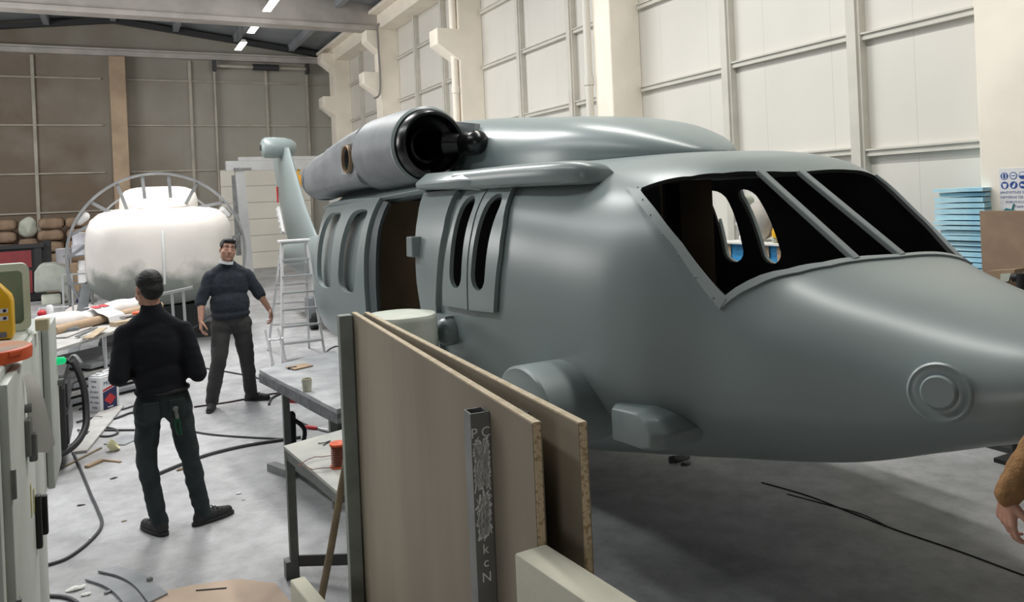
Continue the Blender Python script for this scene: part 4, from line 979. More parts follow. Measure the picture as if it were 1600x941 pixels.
# things on top of the cabinet
ZC = 1.602
c = thing('bucket_lid', 'dusty orange bucket lid lying on the cabinet top', 'lid', (-.432, 3.14, 1.60))
b = MB(); b.lathe([(0, .012), (.02, .012), (.125, .012), (.140, .004), (.150, .0), (.152, .028), (.150, .040), (.142, .044)], Matrix.Translation((0, 0, 0)), 44); b.part('rim', M_orange, c, world=False)
b = MB(); b.lathe([(.142, .044), (.130, .047), (.08, .046), (.0, .046)], None, 44); b.part('dusty_top', M_dusty, c, world=False)
b = MB(); b.box((.11, -.10, .03), (.045, .012, .014), rot=.8); b.part('grip_tab', M_orange, c, world=False)
j = thing('oil_jug', 'yellow jug with white cap standing on the cabinet top', 'jug', (-.452, 3.66, ZC))
b = MB(); b.loft([[Vector((sx*w, sy*d_, z)) for sx, sy in ((-1, -1), (1, -1), (1, 1), (-1, 1))] for z, w, d_ in ((0, .062, .042), (.01, .066, .046), (.15, .066, .046), (.175, .060, .042), (.215, .03, .024), (.225, .022, .02))]); b.bevel(.010, 3, 25); b.part('bottle', M_yellow, j, world=False)
b = MB(); b.lathe([(0, .220), (.020, .220), (.020, .226), (.017, .247), (0, .247)], None, 20); b.part('cap', M_white, j, world=False)
for x, z in ((.035, .115), (.035, .085), (-.03, .1)):
    b = MB(); b.box((x, -.0468, z), (.035, .001, .017)); o = b.part('label_patch', M_white, j, world=False)
    b = MB(); b.cyl((x+.006, -.0470, z), (x+.006, -.0482, z), .0065, seg=16); b.part('label_dot', M_blue, o, world=False)
b = MB(); b.box((.03, -.0468, .02), (.03, .001, .022)); b.part('label_code', M_tint, j, world=False)
# case with green window
k = thing('lamp_case', 'pale green framed case with cloudy window on the cabinet', 'case', (-.50, 3.86, ZC), 0)
fr = at_z(48, 502, ZC)
b = MB(); Fk = frame(Vector((-.345, 3.86, ZC)), (-.93, -.12, 0), (0, 0, 1))
if Fk.col[2].to_3d().y > 0: Fk = Fk @ Matrix.Rotation(0, 4, 'Y')
def rrect(w, h, r, z, n=6, ox=0, oy=0):
    out = []
    for cx, cy, a0_ in ((w-r, h-r, 0), (r, h-r, PI/2), (r, r, PI), (w-r, r, 1.5*PI)):
        for q_ in range(n+1):
            a = a0_+PI/2*q_/n; out.append(Vector((ox+cx+r*math.cos(a), oy+cy+r*math.sin(a), z)))
    return out
W_, H_ = .36, .285
for z0 in (0,):
    o1 = [Fk @ v for v in rrect(W_, H_, .03, .0)]; o2 = [Fk @ v for v in rrect(W_, H_, .03, .075)]
    i1 = [Fk @ v for v in rrect(W_-.05, H_-.06, .02, .0, ox=.025, oy=.03)]; i2 = [Fk @ v for v in rrect(W_-.05, H_-.06, .02, .075, ox=.025, oy=.03)]
    b.loft([o1, o2, i2, i1, o1], True, False, False)
b.part('case_frame', mat('pale_green_plastic', (.76, .86, .76), .5, var=.06), k)
b = MB(); b.box((W_/2, H_/2, .04), (W_-.045, H_-.05, .02), M=Fk); b.part('window', M_glassg, k)
b = MB(); b.lathe([(.050, 0), (.062, 0), (.062, .012), (.050, .012), (.050, 0)], Fk @ Matrix.Translation((.165, .13, .045)) @ Matrix.Rotation(0, 4, 'X'), 28); b.part('red_ring', mat('faded_red', (.40, .10, .10), .6), k)
b = MB(); b.box((-.30, 3.80, ZC+.025), (.05, .06, .05)); b.bevel(.004, 1); b.obj('cream_block', mat('cream_block', (.72, .68, .50), .7), 'small cream block beside the green framed case', 'block')
b = MB(); b.ell((-.325, 4.12, 1.56+.03), (.03, .03, .03)); b.obj('glass_bulb', M_glassg, 'small grey-green glass ball on the enclosure edge', 'ball')
st = thing('spray_bottle', 'small white spray bottle with red cap lying by the bench', 'bottle', at_z(76, 500, .745))
q = at_z(78, 492, .76); b = MB(); b.lathe([(0, 0), (.045, 0), (.047, .12), (.03, .15), (0, .155)], Matrix.Translation((q.x, q.y, .74)), 20); b.part('bottle_body', M_white, st)
b = MB(); b.ell((q.x-.09, q.y-.02, .79), (.055, .05, .05)); b.part('red_cap', M_red, st)
b = MB(); b.bar((q.x-.12, q.y, .86), (q.x+.22, q.y+.1, .84), .014, .01); b.bar((q.x-.12, q.y, .74), (q.x-.12, q.y, .86), .014, .014, up=(1, 0, 0)); b.part('nozzle_tube', M_white, st)

# ------------------------------------------------------------------ welding set on castors
t = thing('welding_machine', 'black welding machine on castors behind the control cabinets', 'machine', (-.62, 7.6, 0))
prof = [(7.25, .16), (8.0, .16), (8.05, .30), (7.95, .74), (7.9, .78), (7.35, .78), (7.28, .70)]
b = MB(); b.loft([[Vector((x, y, z)) for y, z in prof] for x in (-.95, -.44)]); b.bevel(.02, 2, 20); b.part('housing', M_rubber, t)
b = MB(); b.loft([[Vector((x, y, z)) for y, z in ((7.32, .20), (7.92, .20), (7.90, .45), (7.32, .45))] for x in (-.45, -.425)]); b.bevel(.006, 1); b.part('side_panel', mat('charcoal_panel', (.03, .032, .034), .45), t)
b = MB(); b.loft([[Vector((x, y, z)) for y, z in ((7.34, .50), (7.90, .50), (7.85, .70), (7.36, .70))] for x in (-.45, -.425)]); b.bevel(.006, 1); b.part('upper_panel', mat('charcoal_panel_top', (.022, .024, .026), .5), t)
b = MB(); b.tube(spline([(-.46, 7.9, .79), (-.40, 7.85, .78), (-.33, 7.75, .60), (-.31, 7.65, .40), (-.32, 7.5, .26), (-.42, 7.3, .17), (-.65, 7.15, .13), (-.9, 7.1, .12)], 8), .028, 10); b.part('bumper_tube', M_rubber, t)
for x, y in ((-.50, 7.38), (-.50, 7.9), (-.88, 7.38), (-.88, 7.9)):
    b = MB(); b.cyl((x-.018, y, .045), (x+.018, y, .045), .045, seg=20); b.bevel(.008, 2, 40); w_ = b.part('castor_wheel', M_slabe, t)
    b = MB(); b.box((x-.028, y, .09), (.008, .04, .10)); b.box((x+.028, y, .09), (.008, .04, .10)); b.box((x, y, .148), (.07, .07, .014)); b.part('castor_fork', M_tube, w_)
b = MB(); b.tube(spline([(-.42, 7.70, .82), (-.38, 7.68, .86), (-.33, 7.6, .80)], 6), .02, 8); b.part('hose_fitting', M_tube, t)
# thinner tin
q = at_z(160, 645); t = thing('solvent_tin', 'white and navy rectangular solvent tin with red diamond on the floor', 'tin', (q.x+.02, q.y+.12, 0), .72)
b = MB(); b.box((0, 0, .185), (.235, .235*.72, .37)); b.bevel(.008, 2); b.part('can_body', M_white, t, world=False)
b = MB(); b.box((.0, 0, .378), (.20, .14, .016)); b.bevel(.004, 1); b.part('top_rim', M_white, t, world=False)
b = MB(); b.tube(spline([(-.0, 0, .38), (.0, 0, .41), (.10, 0, .41), (.10, 0, .38)], 6), .009, 8); b.part('carry_handle', M_white, t, world=False)
b = MB(); b.lathe([(0, .38), (.025, .38), (.025, .405), (0, .405)], Matrix.Translation((-.06, 0, 0)), 20); b.part('screw_cap', M_white, t, world=False)
Ff = frame(Vector((0, -.0857, 0)), (1, 0, 0), (0, 0, 1))
b = MB(); b.prism([(-.085, .012), (.085, .012), (.085, .245), (-.085, .205)], Ff, .0012); lab = b.part('navy_label', M_blue, t, world=False)
b = MB(); b.prism([(-.085, .213), (.085, .253), (.085, .275), (-.085, .235)], Ff, .0012); b.part('red_band', M_red, t, world=False)
b = MB(); b.prism([(0, .065), (.072, .125), (0, .185), (-.072, .125)], Ff @ Matrix.Translation((0, 0, .0012)), .0008); b.part('red_diamond', M_red, lab, world=False)
Mw = Matrix.Translation(t.location) @ Matrix.Rotation(.72, 4, 'Z') @ Ff
letters('MCS', .062, mat('navy_teal', (.03, .10, .16), .5), t, Mw @ Matrix.Translation((-.015, .295, .001)))
b = MB(); b.box((0, .042, .0022), (.07, .009, .0008), M=Ff); b.part('small_print', M_white, lab, world=False)
Fs = frame(Vector((-.1181, 0, 0)), (0, -1, 0), (0, 0, 1)); Ms = Matrix.Translation(t.location) @ Matrix.Rotation(.72, 4, 'Z') @ Fs
for i, tx in enumerate(('TINER', 'SELU', 'SOLVENT', 'THINNER', 'SOL VENT', 'TINER')):
    letters(tx, .030, M_tint, t, Ms @ Matrix.Translation((0, .325-.055*i, .001)), 'side_lettering')

# ------------------------------------------------------------------ floor clutter
def cable(name, pix, r, label, m=M_cable, z=None, cat='cable', group=None):
    pts = [at_z(x, y, r) for x, y in pix]
    b = MB(); b.tube(spline(pts, 10), r, 8); return b.obj(name, m, label, cat, group)
cable('power_cable', [(70, 884), (105, 872), (140, 846), (159, 820), (152, 795), (143, 775), (135, 755), (128, 738), (118, 715), (110, 695)], .010, 'grey cable curving over the floor in front of the cabinets')
cable('power_cable', [(75, 931), (100, 933), (118, 940), (140, 960)], .010, 'short black cable loop at the bottom left edge')
cable('black_hose', [(225, 750), (265, 733), (320, 712), (380, 697), (442, 687), (470, 683)], .014, 'thick black hose passing behind the dark jeans to the table')
cable('power_cable', [(300, 674), (330, 679), (380, 683), (442, 686)], .009, 'thin cable running just above the thick black hose')
cable('power_cable', [(303, 636), (360, 628), (410, 618), (450, 612)], .009, 'dark red cable between the shoes of the man in grey', mat('maroon_cable', (.06, .03, .03), .6))
cable('power_cable', [(318, 575), (360, 582), (400, 590), (420, 600)], .010, 'thin black cable behind the legs of the man in grey')
cable('power_cable', [(420, 632), (425, 622), (442, 614), (460, 612), (470, 618)], .012, 'looped cable under the far corner of the slab table')
cable('power_cable', [(445, 650), (470, 660), (500, 672), (530, 678)], .008, 'thin cable beside the red screwdriver')
cable('power_cable', [(124, 640), (140, 634), (160, 646), (190, 640), (210, 634)], .010, 'cable crossing the planks in front of the solvent tin')
cable('power_cable', [(120, 660), (150, 652), (175, 655), (205, 645), (215, 648)], .012, 'second cable lying behind the planks near the welding machine')
cable('power_cable', [(122, 672), (140, 678), (165, 682), (182, 678), (182, 672), (165, 668), (150, 672), (210, 672)], .010, 'looped cable beside the floor planks')
cable('floor_cable', [(1190, 754), (1260, 774), (1330, 801), (1400, 828), (1500, 862), (1600, 899), (1680, 925)], .004, 'thin black cable on the dark floor below the nose', M_rubber)
cable('floor_cable', [(1230, 772), (1290, 788), (1345, 803), (1385, 822)], .003, 'second thin cable branching under the nose', M_rubber)
cable('power_cable', [(505, 560), (512, 548), (522, 542), (530, 541)], .010, 'grey cable bending up beside the ladder foot')
def plank(name, x0, y0, x1, y1, w, h, m, label, cat='plank', z=0):
    a_, c_ = at_z(x0, y0, z+h/2), at_z(x1, y1, z+h/2); b = MB(); b.bar(a_, c_, w, h); b.bevel(min(w, h)*.12, 1); return b.obj(name, m, label, cat)
plank('floor_plank', 124, 707, 184, 636, .12, .025, M_gaunt, 'long pale plank on the floor pointing at the solvent tin')
plank('floor_plank', 132, 676, 166, 640, .10, .02, M_gaunt, 'short grey plank left of the long pale plank')
plank('wood_strip', 98, 731, 158, 700, .02, .012, M_stick, 'thin dark strip on the floor under the castor', 'strip')
plank('wood_strip', 135, 730, 160, 719, .045, .02, M_mdf, 'short brown wood piece on the floor', 'strip')
plank('wood_strip', 160, 719, 189, 722, .02, .012, M_mdf, 'thin brown splinter touching the short brown wood piece', 'strip')
plank('wood_strip', 306, 923, 354, 919, .006, .006, M_dark, 'thin black rod lying on the cardboard sheet', 'rod', z=.005)
plank('grey_plate', 178, 695, 212, 680, .22, .01, M_sheet, 'grey plate on the floor left of the dark jeans', 'plate')
q = at_z(169, 706); b = MB(); b.lathe([(0, .004), (.045, .0), (.06, .055), (.055, .055), (.042, .008), (0, .008)], Matrix.Translation(q+Vector((0, 0, .012))) @ Matrix.Rotation(.9, 4, 'Y') @ Matrix.Translation((0, 0, .02)), 20); b.obj('plastic_cup', mat('cream_cup', (.70, .66, .42), .5), 'cream plastic cup tipped over on the floor', 'cup')
# curved sheets and cardboard at the bottom edge
def arc_sheet(pix_in, pix_out, z, label):
    a_ = [at_z(*p, z) for p in pix_in]; c_ = [at_z(*p, z) for p in pix_out]
    A_, C_ = spline(a_, 6), spline(c_, 6)
    b = MB(); rows = [[p, q_] for p, q_ in zip(A_, C_)]; b.loft(rows, False, False, False)
    o = b.obj('curved_strip', M_sheet, label, 'metal strip'); solid(o, .012, 1)
arc_sheet([(133, 908), (160, 917), (180, 930), (194, 946)], [(165, 903), (190, 911), (212, 925), (228, 946)], .004, 'curved grey strip on the floor, left one of two')
arc_sheet([(153, 895), (185, 903), (210, 918), (232, 945)], [(183, 887), (215, 897), (240, 912), (262, 930)], .004, 'curved grey strip on the floor, right one of two')
b = MB(); pp = [at_z(*p, .003) for p in ((232, 930), (300, 915), (372, 905), (430, 912), (470, 960), (250, 975))]; b.prism([(p.x, p.y) for p in pp], None, .005); b.obj('cardboard_sheet', mat('pinkish_cardboard', (.52, .40, .31), .9, var=.08), 'flattened tan cardboard sheet at the bottom edge', 'cardboard')
for i, (x, y, s_, m, lab) in enumerate(((118, 922, .05, M_paper, 'white paper scrap beside the short cable loop, larger one'), (134, 931, .03, M_paper, 'small white paper scrap beside the curved strip'), (143, 842, .022, M_white, 'white chip on the floor inside the cable curve'), (178, 748, .03, M_slabe, 'dark chip on the floor below the brown splinter'), (127, 790, .03, M_slabe, 'dark splinter on the floor beside the grey cable'), (194, 815, .02, M_stick, 'small dark chip left of the nearer shoe'), (393, 693, .022, M_white, 'white chip on the floor below the thick hose'), (373, 772, .022, M_white, 'white chip on the floor right of the dark jeans'), (380, 782, .012, M_stick, 'tiny dark crumb right of the dark jeans'), (283, 735, .04, M_stick, 'dark splinter behind the dark jeans below the hose'), (1060, 720, .10, M_slabe, 'grey lump on the dark floor under the step fairing'), (1072, 726, .05, M_slabe, 'small grey lump beside the lump under the step fairing'))):
    q = at_z(x, y); b = MB(); b.ell(q+Vector((0, 0, s_*.18)), (s_, s_*.45, s_*.2), seg=10, rings=6); b.jitter(s_*.3, 25, i); b.obj('floor_scrap', m, lab, 'scrap')
b = MB(); b.box(at_z(168, 926, .006), (.03, .02, .012), rot=.4); b.obj('metal_clip', M_tube, 'small metal clip on the left curved strip', 'clip')
b = MB(); b.box(at_z(234, 906, .022), (.025, .025, .02), rot=.4); b.obj('metal_nut', M_tube, 'small dark nut on the right curved strip', 'nut')

# ------------------------------------------------------------------ right side: foam stack, sign, board, hidden stock beyond the helicopter
random.seed(11)
FX, FY0, FY1 = 6.52, 3.97, 4.43
z = .10; i = 0
b = MB()
for y in (4.02, 4.38): b.box((6.86, y, .05), (.7, .09, .10))
b.box((6.86, 4.2, .05), (.08, .46, .06)); b.obj('bearer_frame', M_wood, 'timber bearers under the blue foam stack', 'bearers')
zs = []
while z < 1.95:
    h_ = random.uniform(.030, .046); zs.append((z, h_)); z += h_+.007
for i, (z, h_) in enumerate(zs):
    o_ = random.uniform(-.03, .03); y0 = FY0+random.uniform(0, .012); y1 = FY1-random.uniform(0, .012)
    if random.random() < .25: y1 -= random.uniform(.02, .05)
    b = MB(); b.box((FX+.33+o_, (y0+y1)/2, z+h_/2), (.60, y1-y0, h_)); b.bm.verts.ensure_lookup_table()
    for v in b.bm.verts:
        if v.co.z > z+h_/2: v.co.z -= random.uniform(0, .006)
    n_ = len(zs)-1-i
    wd = ('top', 'second', 'third', 'fourth', 'fifth', 'sixth', 'seventh', 'eighth', 'ninth', 'tenth', 'eleventh', 'twelfth', 'thirteenth', 'fourteenth', 'fifteenth', 'sixteenth', 'seventeenth', 'eighteenth')
    lab = ('light blue foam sheet, %s from the top of the stack' % wd[n_] if n_ else 'light blue foam sheet lying on top of the stack') if n_ < len(wd) else 'light blue foam sheet low in the stack, hidden behind the nose'
    b.obj('foam_sheet', M_bluef, lab, 'foam sheet', 'blue foam sheets stacked against the right wall')
b = MB(); b.box((6.40, 3.50, .895), (.025, .84, 1.79)); b.bevel(.003, 1); b.obj('particle_board', mat('brown_board', (.34, .235, .16), .85, col2=(.28, .19, .13), scale=6), 'large brown board standing against the right-hand column', 'board')
# safety sign
sg_ = thing('safety_sign', 'white safety sign with six blue pictograms on the column', 'sign', (6.648, 3.72, 1.76))
S0 = frame(Vector((6.6485, 3.90, 2.115)), (0, -1, 0), (0, 0, 1)); 
b = MB(); b.box((.20, -.17, .0), (.40, .38, .004), M=S0); b.part('sign_plate', M_white, sg_)
M_wh = mat('print_white', (.80, .82, .85), .6)
for r_ in range(2):
    for c_ in range(4):
        if c_ == 3: continue
        cc = S0 @ Matrix.Translation((.045+.073*c_, -.045-.078*r_, .002)); sgn = 1 if S0.col[2].to_3d().x < 0 else -1
        b = MB(); b.lathe([(0, 0), (.031, 0), (.031, .0012*sgn), (0, .0012*sgn)], cc, 28); d_ = b.part('pictogram', M_print, sg_)
        q = cc @ Matrix.Translation((0, 0, .0013*sgn)); b = MB()
        if r_ == 0 and c_ == 0: b.box((0, 0, 0), (.034, .040, .001), M=q); b.box((0, .0, 0), (.018, .05, .001), M=q)
        elif r_ == 0 and c_ == 1: b.lathe([(0, 0), (.024, 0), (.024, .0008*sgn), (0, .0008*sgn)], q, 24)
        elif r_ == 0: b.prism([(.026*math.cos(a), .026*math.sin(a)) for a in [PI*k/10 for k in range(11)]], q, .0008*sgn)
        elif c_ == 0: b.prism([(-.017, .014), (.017, .014), (.015, -.008), (.006, -.024), (-.006, -.024), (-.015, -.008)], q, .0008*sgn)
        elif c_ == 1: b.prism([(-.016, -.018), (-.002, .006), (.008, .02), (.014, .016), (.012, -.006), (.002, -.022)], q, .0008*sgn)
        else: b.prism([(-.022, -.008), (-.016, .010), (-.002, .006), (.012, .0), (.024, -.004), (.024, -.012)], q, .0008*sgn)
        b.part('symbol', M_wh, d_)
        if r_ == 0 and c_ == 1:
            b = MB(); b.box((0, 0, .0012*sgn), (.034, .007, .001), M=q); b.part('symbol_bar', M_print, d_)
        if r_ == 0 and c_ == 0:
            b = MB(); b.lathe([(0, 0), (.009, 0), (.009, .001*sgn), (0, .001*sgn)], q @ Matrix.Translation((0, .012, .0008*sgn)), 16); b.box((0, -.008, .0012*sgn), (.014, .022, .001), M=q); b.part('symbol_person', M_print, d_)
for i, (tx, xx) in enumerate((('EMN\u0130YET\u0130N\u0130Z \u0130\u00c7\u0130N', .125), ('YAPTI\u011eINIZ \u0130\u015eE G\u00d6RE', .135), ('KORUYUCU', .12), ('    TAKIN', .145))):
    letters(tx, .026, M_print, sg_, S0 @ Matrix.Translation((xx, -.185-.04*i, .0030)), 'sign_lettering', .0004)
b = MB(); b.prism([(.03, -.335), (.055, -.315), (.17, -.345), (.145, -.372)], S0 @ Matrix.Translation((0, 0, .004)), .012); b.bar(S0 @ Vector((.10, -.325, .006)), S0 @ Vector((.115, -.28, .006)), .012, .006, up=(1, 0, 0)); b.part('teal_squeegee', mat('teal', (.03, .20, .23), .5), sg_)
# brown tray and bent black pipe in front of the board
t = thing('wooden_tray', 'dark brown wooden tray tilted behind the nose', 'tray', (5.72, 3.3, 0))
b = MB(); pts = [at_x(1540, 424, 5.6), at_x(1586, 421, 5.6), at_x(1576, 452, 5.6), at_x(1552, 452, 5.6)]
b.loft([pts, [p+Vector((.12, 0, 0)) for p in pts]]); b.part('tray_side', M_mdf, t)
b = MB(); pts = [at_x(1564, 428, 5.595), at_x(1580, 427, 5.595), at_x(1576, 440, 5.595), at_x(1563, 441, 5.595)]; b.loft([pts, [p-Vector((.004, 0, 0)) for p in pts]]); b.part('plate', M_plaster, t)
b = MB(); 
b.cyl((5.68, 3.30, 0), (5.68, 3.30, 1.27), .025, seg=12); b.box((5.68, 3.30, .015), (.2, .2, .03)); b.part('tray_stand', M_rubber, t)
b = MB(); b.tube([at_x(1583, 434, 5.5), at_x(1596, 433, 5.5)], .03, 12); q = at_x(1597, 434, 5.5); b.cyl((q.x, q.y, 0), (q.x, q.y, q.z+.03), .035, seg=14); b.obj('bent_pipe', M_rubber, 'black bent pipe standing behind the nose at the right edge', 'pipe')
b = MB(); b.box((6.62, 2.72, .5), (.45, .45, 1.0)); b.bevel(.01, 1); b.obj('pale_box', M_plaster, 'pale box behind the black bent pipe', 'box')
for x, w, m, lab in ((5.905, .17, M_dark, 'broad dark steel strip on the floor right of the nose'), (6.075, .09, M_alu, 'pale steel strip behind the broad dark strip'), (6.20, .09, M_dark, 'narrow dark steel strip behind the pale strip')):
    b = MB(); b.bar((x-.02, 2.35, .02), (x+.02, 3.02 if x > 6.1 else 3.62, .02), w, .04); b.obj('steel_strip', m, lab, 'strip')
# beyond the helicopter, seen through its windows
t = thing('wrapped_crate', 'crate wrapped in blue film and brown tape beyond the helicopter', 'crate', (6.4, 6.25, 0))
b = MB(); b.box((6.45, 6.25, .72), (.6, 1.0, 1.44)); b.subdiv(6); b.jitter(.012, 9, 2); b.part('wrapping', M_bluet, t)
for y, w in ((5.86, .10), (6.05, .05), (6.62, .05)):
    b = MB(); b.box((6.135, y, 1.22), (.006, w, .42)); b.part('tape', M_card, t)
b = MB(); b.box((6.135, 5.86, 1.17), (.007, .26, .10)); b.part('tape', M_card, t)
b = MB(); b.box((6.40, 6.25, 1.452), (.62, 1.04, .02)); b.part('lid_board', M_paper, t)
ZB = 1.463
t = thing('round_fairing', 'pale rounded fairing with black rim on the blue crate', 'fairing', (6.5, 6.1, ZB))
b = MB(); b.ell((6.55, 6.06, 1.66), (.20, .26, .20), seg=28, rings=16); b.part('shell', mat('grey_shell', (.52, .51, .49), .6, var=.1), t)
b = MB(); b.tube([(6.52, 6.06+.30*math.cos(a), 1.64+.22*math.sin(a)) for a in [PI*k/20 for k in range(21)]], .022, 8); b.part('black_rim', M_rubber, t)
b = MB(); b.ell((6.28, 6.30, 1.69), (.10, .17, .22), seg=24, rings=14); b.obj('cone_fairing', mat('beige_shell', (.50, .46, .40), .6, col2=(.36, .35, .33), scale=6), 'beige pointed fairing in front of the rounded one', 'fairing')
t = thing('yellow_cap', 'small yellow domed cap with dark top on the crate', 'cap', (6.24, 5.98, ZB))
b = MB(); b.lathe([(0, .0), (.03, .0), (.03, .05), (.075, .06), (.078, .12), (.06, .17), (.03, .19), (0, .19)], Matrix.Translation((6.24, 5.97, ZB)), 28); b.part('dome', M_yellow, t)
b = MB(); b.ell((6.24, 5.95, ZB+.19), (.05, .05, .03)); b.part('dark_top', M_slabe, t)
b = MB(); b.ell((6.20, 6.0, ZB+.04), (.035, .035, .04)); b.obj('plaster_ball', M_plaster, 'small pale plaster ball in front of the yellow cap', 'ball')
b = MB(); b.ell((6.22, 6.48, ZB+.04), (.05, .05, .045)); b.obj('white_ball', M_white, 'white ball with dark band at the crate edge', 'ball')
for i, (y, r_, zz, m, lab) in enumerate(((6.72, .13, 1.63, M_gaunt, 'crumpled grey wrapped bundle on the crate, lower one'), (6.74, .11, 1.90, M_plaster, 'crumpled pale wrapped bundle on top of the grey bundle'), (6.42, .09, 1.60, M_card, 'crumpled tan wrapped bundle beside the white ball'))):
    b = MB(); b.ell((6.5, y, zz-.02), (r_, r_, r_*1.15), seg=20, rings=14); b.jitter(.05, 9, i+5); b.obj('wrapped_bundle', m, lab, 'bundle')
b = MB(); b.ell((6.3, 7.9, 1.6), (.2, .3, .3)); b.jitter(.06, 5, 9)
b.box((6.3, 7.9, .65), (.5, .7, 1.3)); b.bm.verts.ensure_lookup_table(); b.obj('covered_pile', M_plaster, 'pale covered pile beyond the open port doorway', 'pile')
# bundle behind the tail boom
t = thing('dust_mask_bundle', 'small dark bundle with black cap beyond the tail boom', 'bundle', (4.6, 17.0, 0))
b = MB(); b.ell((4.6, 17.0, 1.5), (.2, .2, .22)); b.jitter(.06, 6, 2); b.part('wrap', M_slabe, t)
b = MB(); b.ell((4.6, 16.9, 1.76), (.14, .14, .10)); b.part('black_cap', M_rubber, t)
b = MB(); b.cyl((4.6, 17, 0), (4.6, 17, 1.4), .12, seg=16); b.part('stand', M_tube, t)
# ------------------------------------------------------------------ people
def V(*a): return Vector(a)
def hand(b, w, d, n, t, curl=(22, 30, 22), s=1.0, spread=.10):
    """w wrist, d along the hand, n palm side, t thumb side"""
    d = d.normalized(); n = (n-d*n.dot(d)).normalized(); t = (t-d*t.dot(d)-n*t.dot(n)).normalized()
    for k, (off, L, r) in enumerate(((.030, (.042, .025, .020), .0088), (.0095, (.046, .028, .021), .009), (-.0115, (.042, .026, .020), .0086), (-.031, (.033, .020, .018), .0076))):
        kn = w+(d*(.088-.006*abs(k-1))+t*off*1.05)*s
        b.cap(w+(d*.012+t*off*.55)*s, kn, .0155*s, .0115*s, 10)
        ax = d.cross(n); p = kn; a = 0; fd = (d+t*(off*spread*22*.1)).normalized()
        for j in range(3):
            a += R(curl[j]*(1+.12*k)); q = fd*math.cos(a)+n*math.sin(a); e = p+q*L[j]*s
            b.cap(p, e, r*s*(1-.08*j), r*s*(.92-.08*j), 10); p = e
    b.ell(w+(d*.045-n*-.004)*s, (.018*s,)*3, seg=10, rings=8)
    p = w+(d*.022+t*.026+n*.006)*s
    for L_, dd_, r0_, r1_ in ((.042, d*.62+t*.62+n*.35, .0145, .012), (.032, d*.80+t*.34+n*.42, .0115, .010), (.026, d*.85+t*.15+n*.5, .0098, .0078)):
        e = p+dd_.normalized()*L_*s; b.cap(p, e, r0_*s, r1_*s, 10); p = e
def head(b, c, f, u, full=1.):
    f = f.normalized(); r = f.cross(u).normalized(); u = r.cross(f)
    Q = Matrix((r, f, u)).transposed()
    P = lambda x, y, z: c+r*x+f*y+u*z
    b.ell(P(0, -.012, .032), (.073, .092, .088), Q, 24, 16); b.ell(P(0, .022, -.035), (.064*full, .070, .085), Q, 24, 16); b.ell(P(0, .018, -.065), (.056*full**1.6, .060, .050), Q, 24, 16)
    b.ell(P(0, .062, -.098), (.026, .022, .020), Q); b.cap(P(-.045, .02, -.07), P(0, .062, -.098), .022, .022); b.cap(P(.045, .02, -.07), P(0, .062, -.098), .022, .022)
    b.cap(P(0, .088, .018), P(0, .110, -.028), .008, .0135); b.ell(P(-.012, .096, -.030), (.009, .010, .008), Q); b.ell(P(.012, .096, -.030), (.009, .010, .008), Q)
    b.cap(P(-.042, .066, .038), P(-.012, .081, .036), .011, .010); b.cap(P(.042, .066, .038), P(.012, .081, .036), .011, .010)
    b.ell(P(-.040, .055, -.026), (.030, .028, .030), Q); b.ell(P(.040, .055, -.026), (.030, .028, .030), Q)
    for s in (-1, 1): b.cap(P(s*.018, .080, .001), P(s*.046, .068, .003), .012, .012)
    b.cap(P(-.017, .086, -.056), P(.017, .086, -.056), .0075, .0075); b.cap(P(-.014, .085, -.066), P(.014, .085, -.066), .0075, .0075)
    for s in (-1, 1): b.ell(P(s*.074, -.008, .0), (.010, .020, .032), Q)
    return P, Q
def body(name, label, J, S, voxel=.0048):
    """J joints, S girth scale; returns root and head frame"""
    t = thing(name, label, 'person', J['root'])
    b = MB(); P, Q = head(b, J['head'], J['face'], J['hup'], J.get('full', 1.))
    b.cap(J['neck'], J['head']+V(0, 0, -.045)-J['face'].normalized()*.015, .058, .052)
    b.cap(J['sl'], J['sr'], .055*S, .055*S); b.ell(J['chest'], (.135*S, .095*S, .19), J.get('rot')); b.ell(J['waist'], (.125*S, .095*S, .16), J.get('rot')); b.ell(J['pelvis'], (.135*S, .098*S, .11), J.get('rot'))
    for k in 'lr':
        b.cap(J['s'+k], J['e'+k], .047*S, .038*S); b.cap(J['e'+k], J['w'+k], .038*S, .026)
        b.cap(J['h'+k], J['k'+k], .072*S, .050*S); b.cap(J['k'+k], J['a'+k], .048*S, .036); b.cap(J['a'+k]-V(0, 0, .04), J['t'+k].lerp(J['heel'+k], .30)+V(0, 0, .042), .030, .022)
        hd = J['hand'+k]; hand(b, J['w'+k], hd[0], hd[1], hd[2])
    remesh(b, voxel, 5).part('body', M_skin, t, smooth=0 or 80)
    r = Q.col[0]
    for s in (-1, 1):
        e = MB(); e.ell(P(s*.030, .0745, .016), (.0105, .0105, .0062), Q, 14, 10); eo = e.part('eye', M_white, t)
        e = MB(); e.ell(P(s*.030, .0838, .016), (.0055, .003, .0062), Q, 12, 8); e.part('iris', M_rubber, eo)
        e = MB(); e.cap(P(s*.018, .0915, .040), P(s*.046, .078, .041), .0045, .003, 8); e.part('eyebrow', M_hair, t)
    return t, P, Q
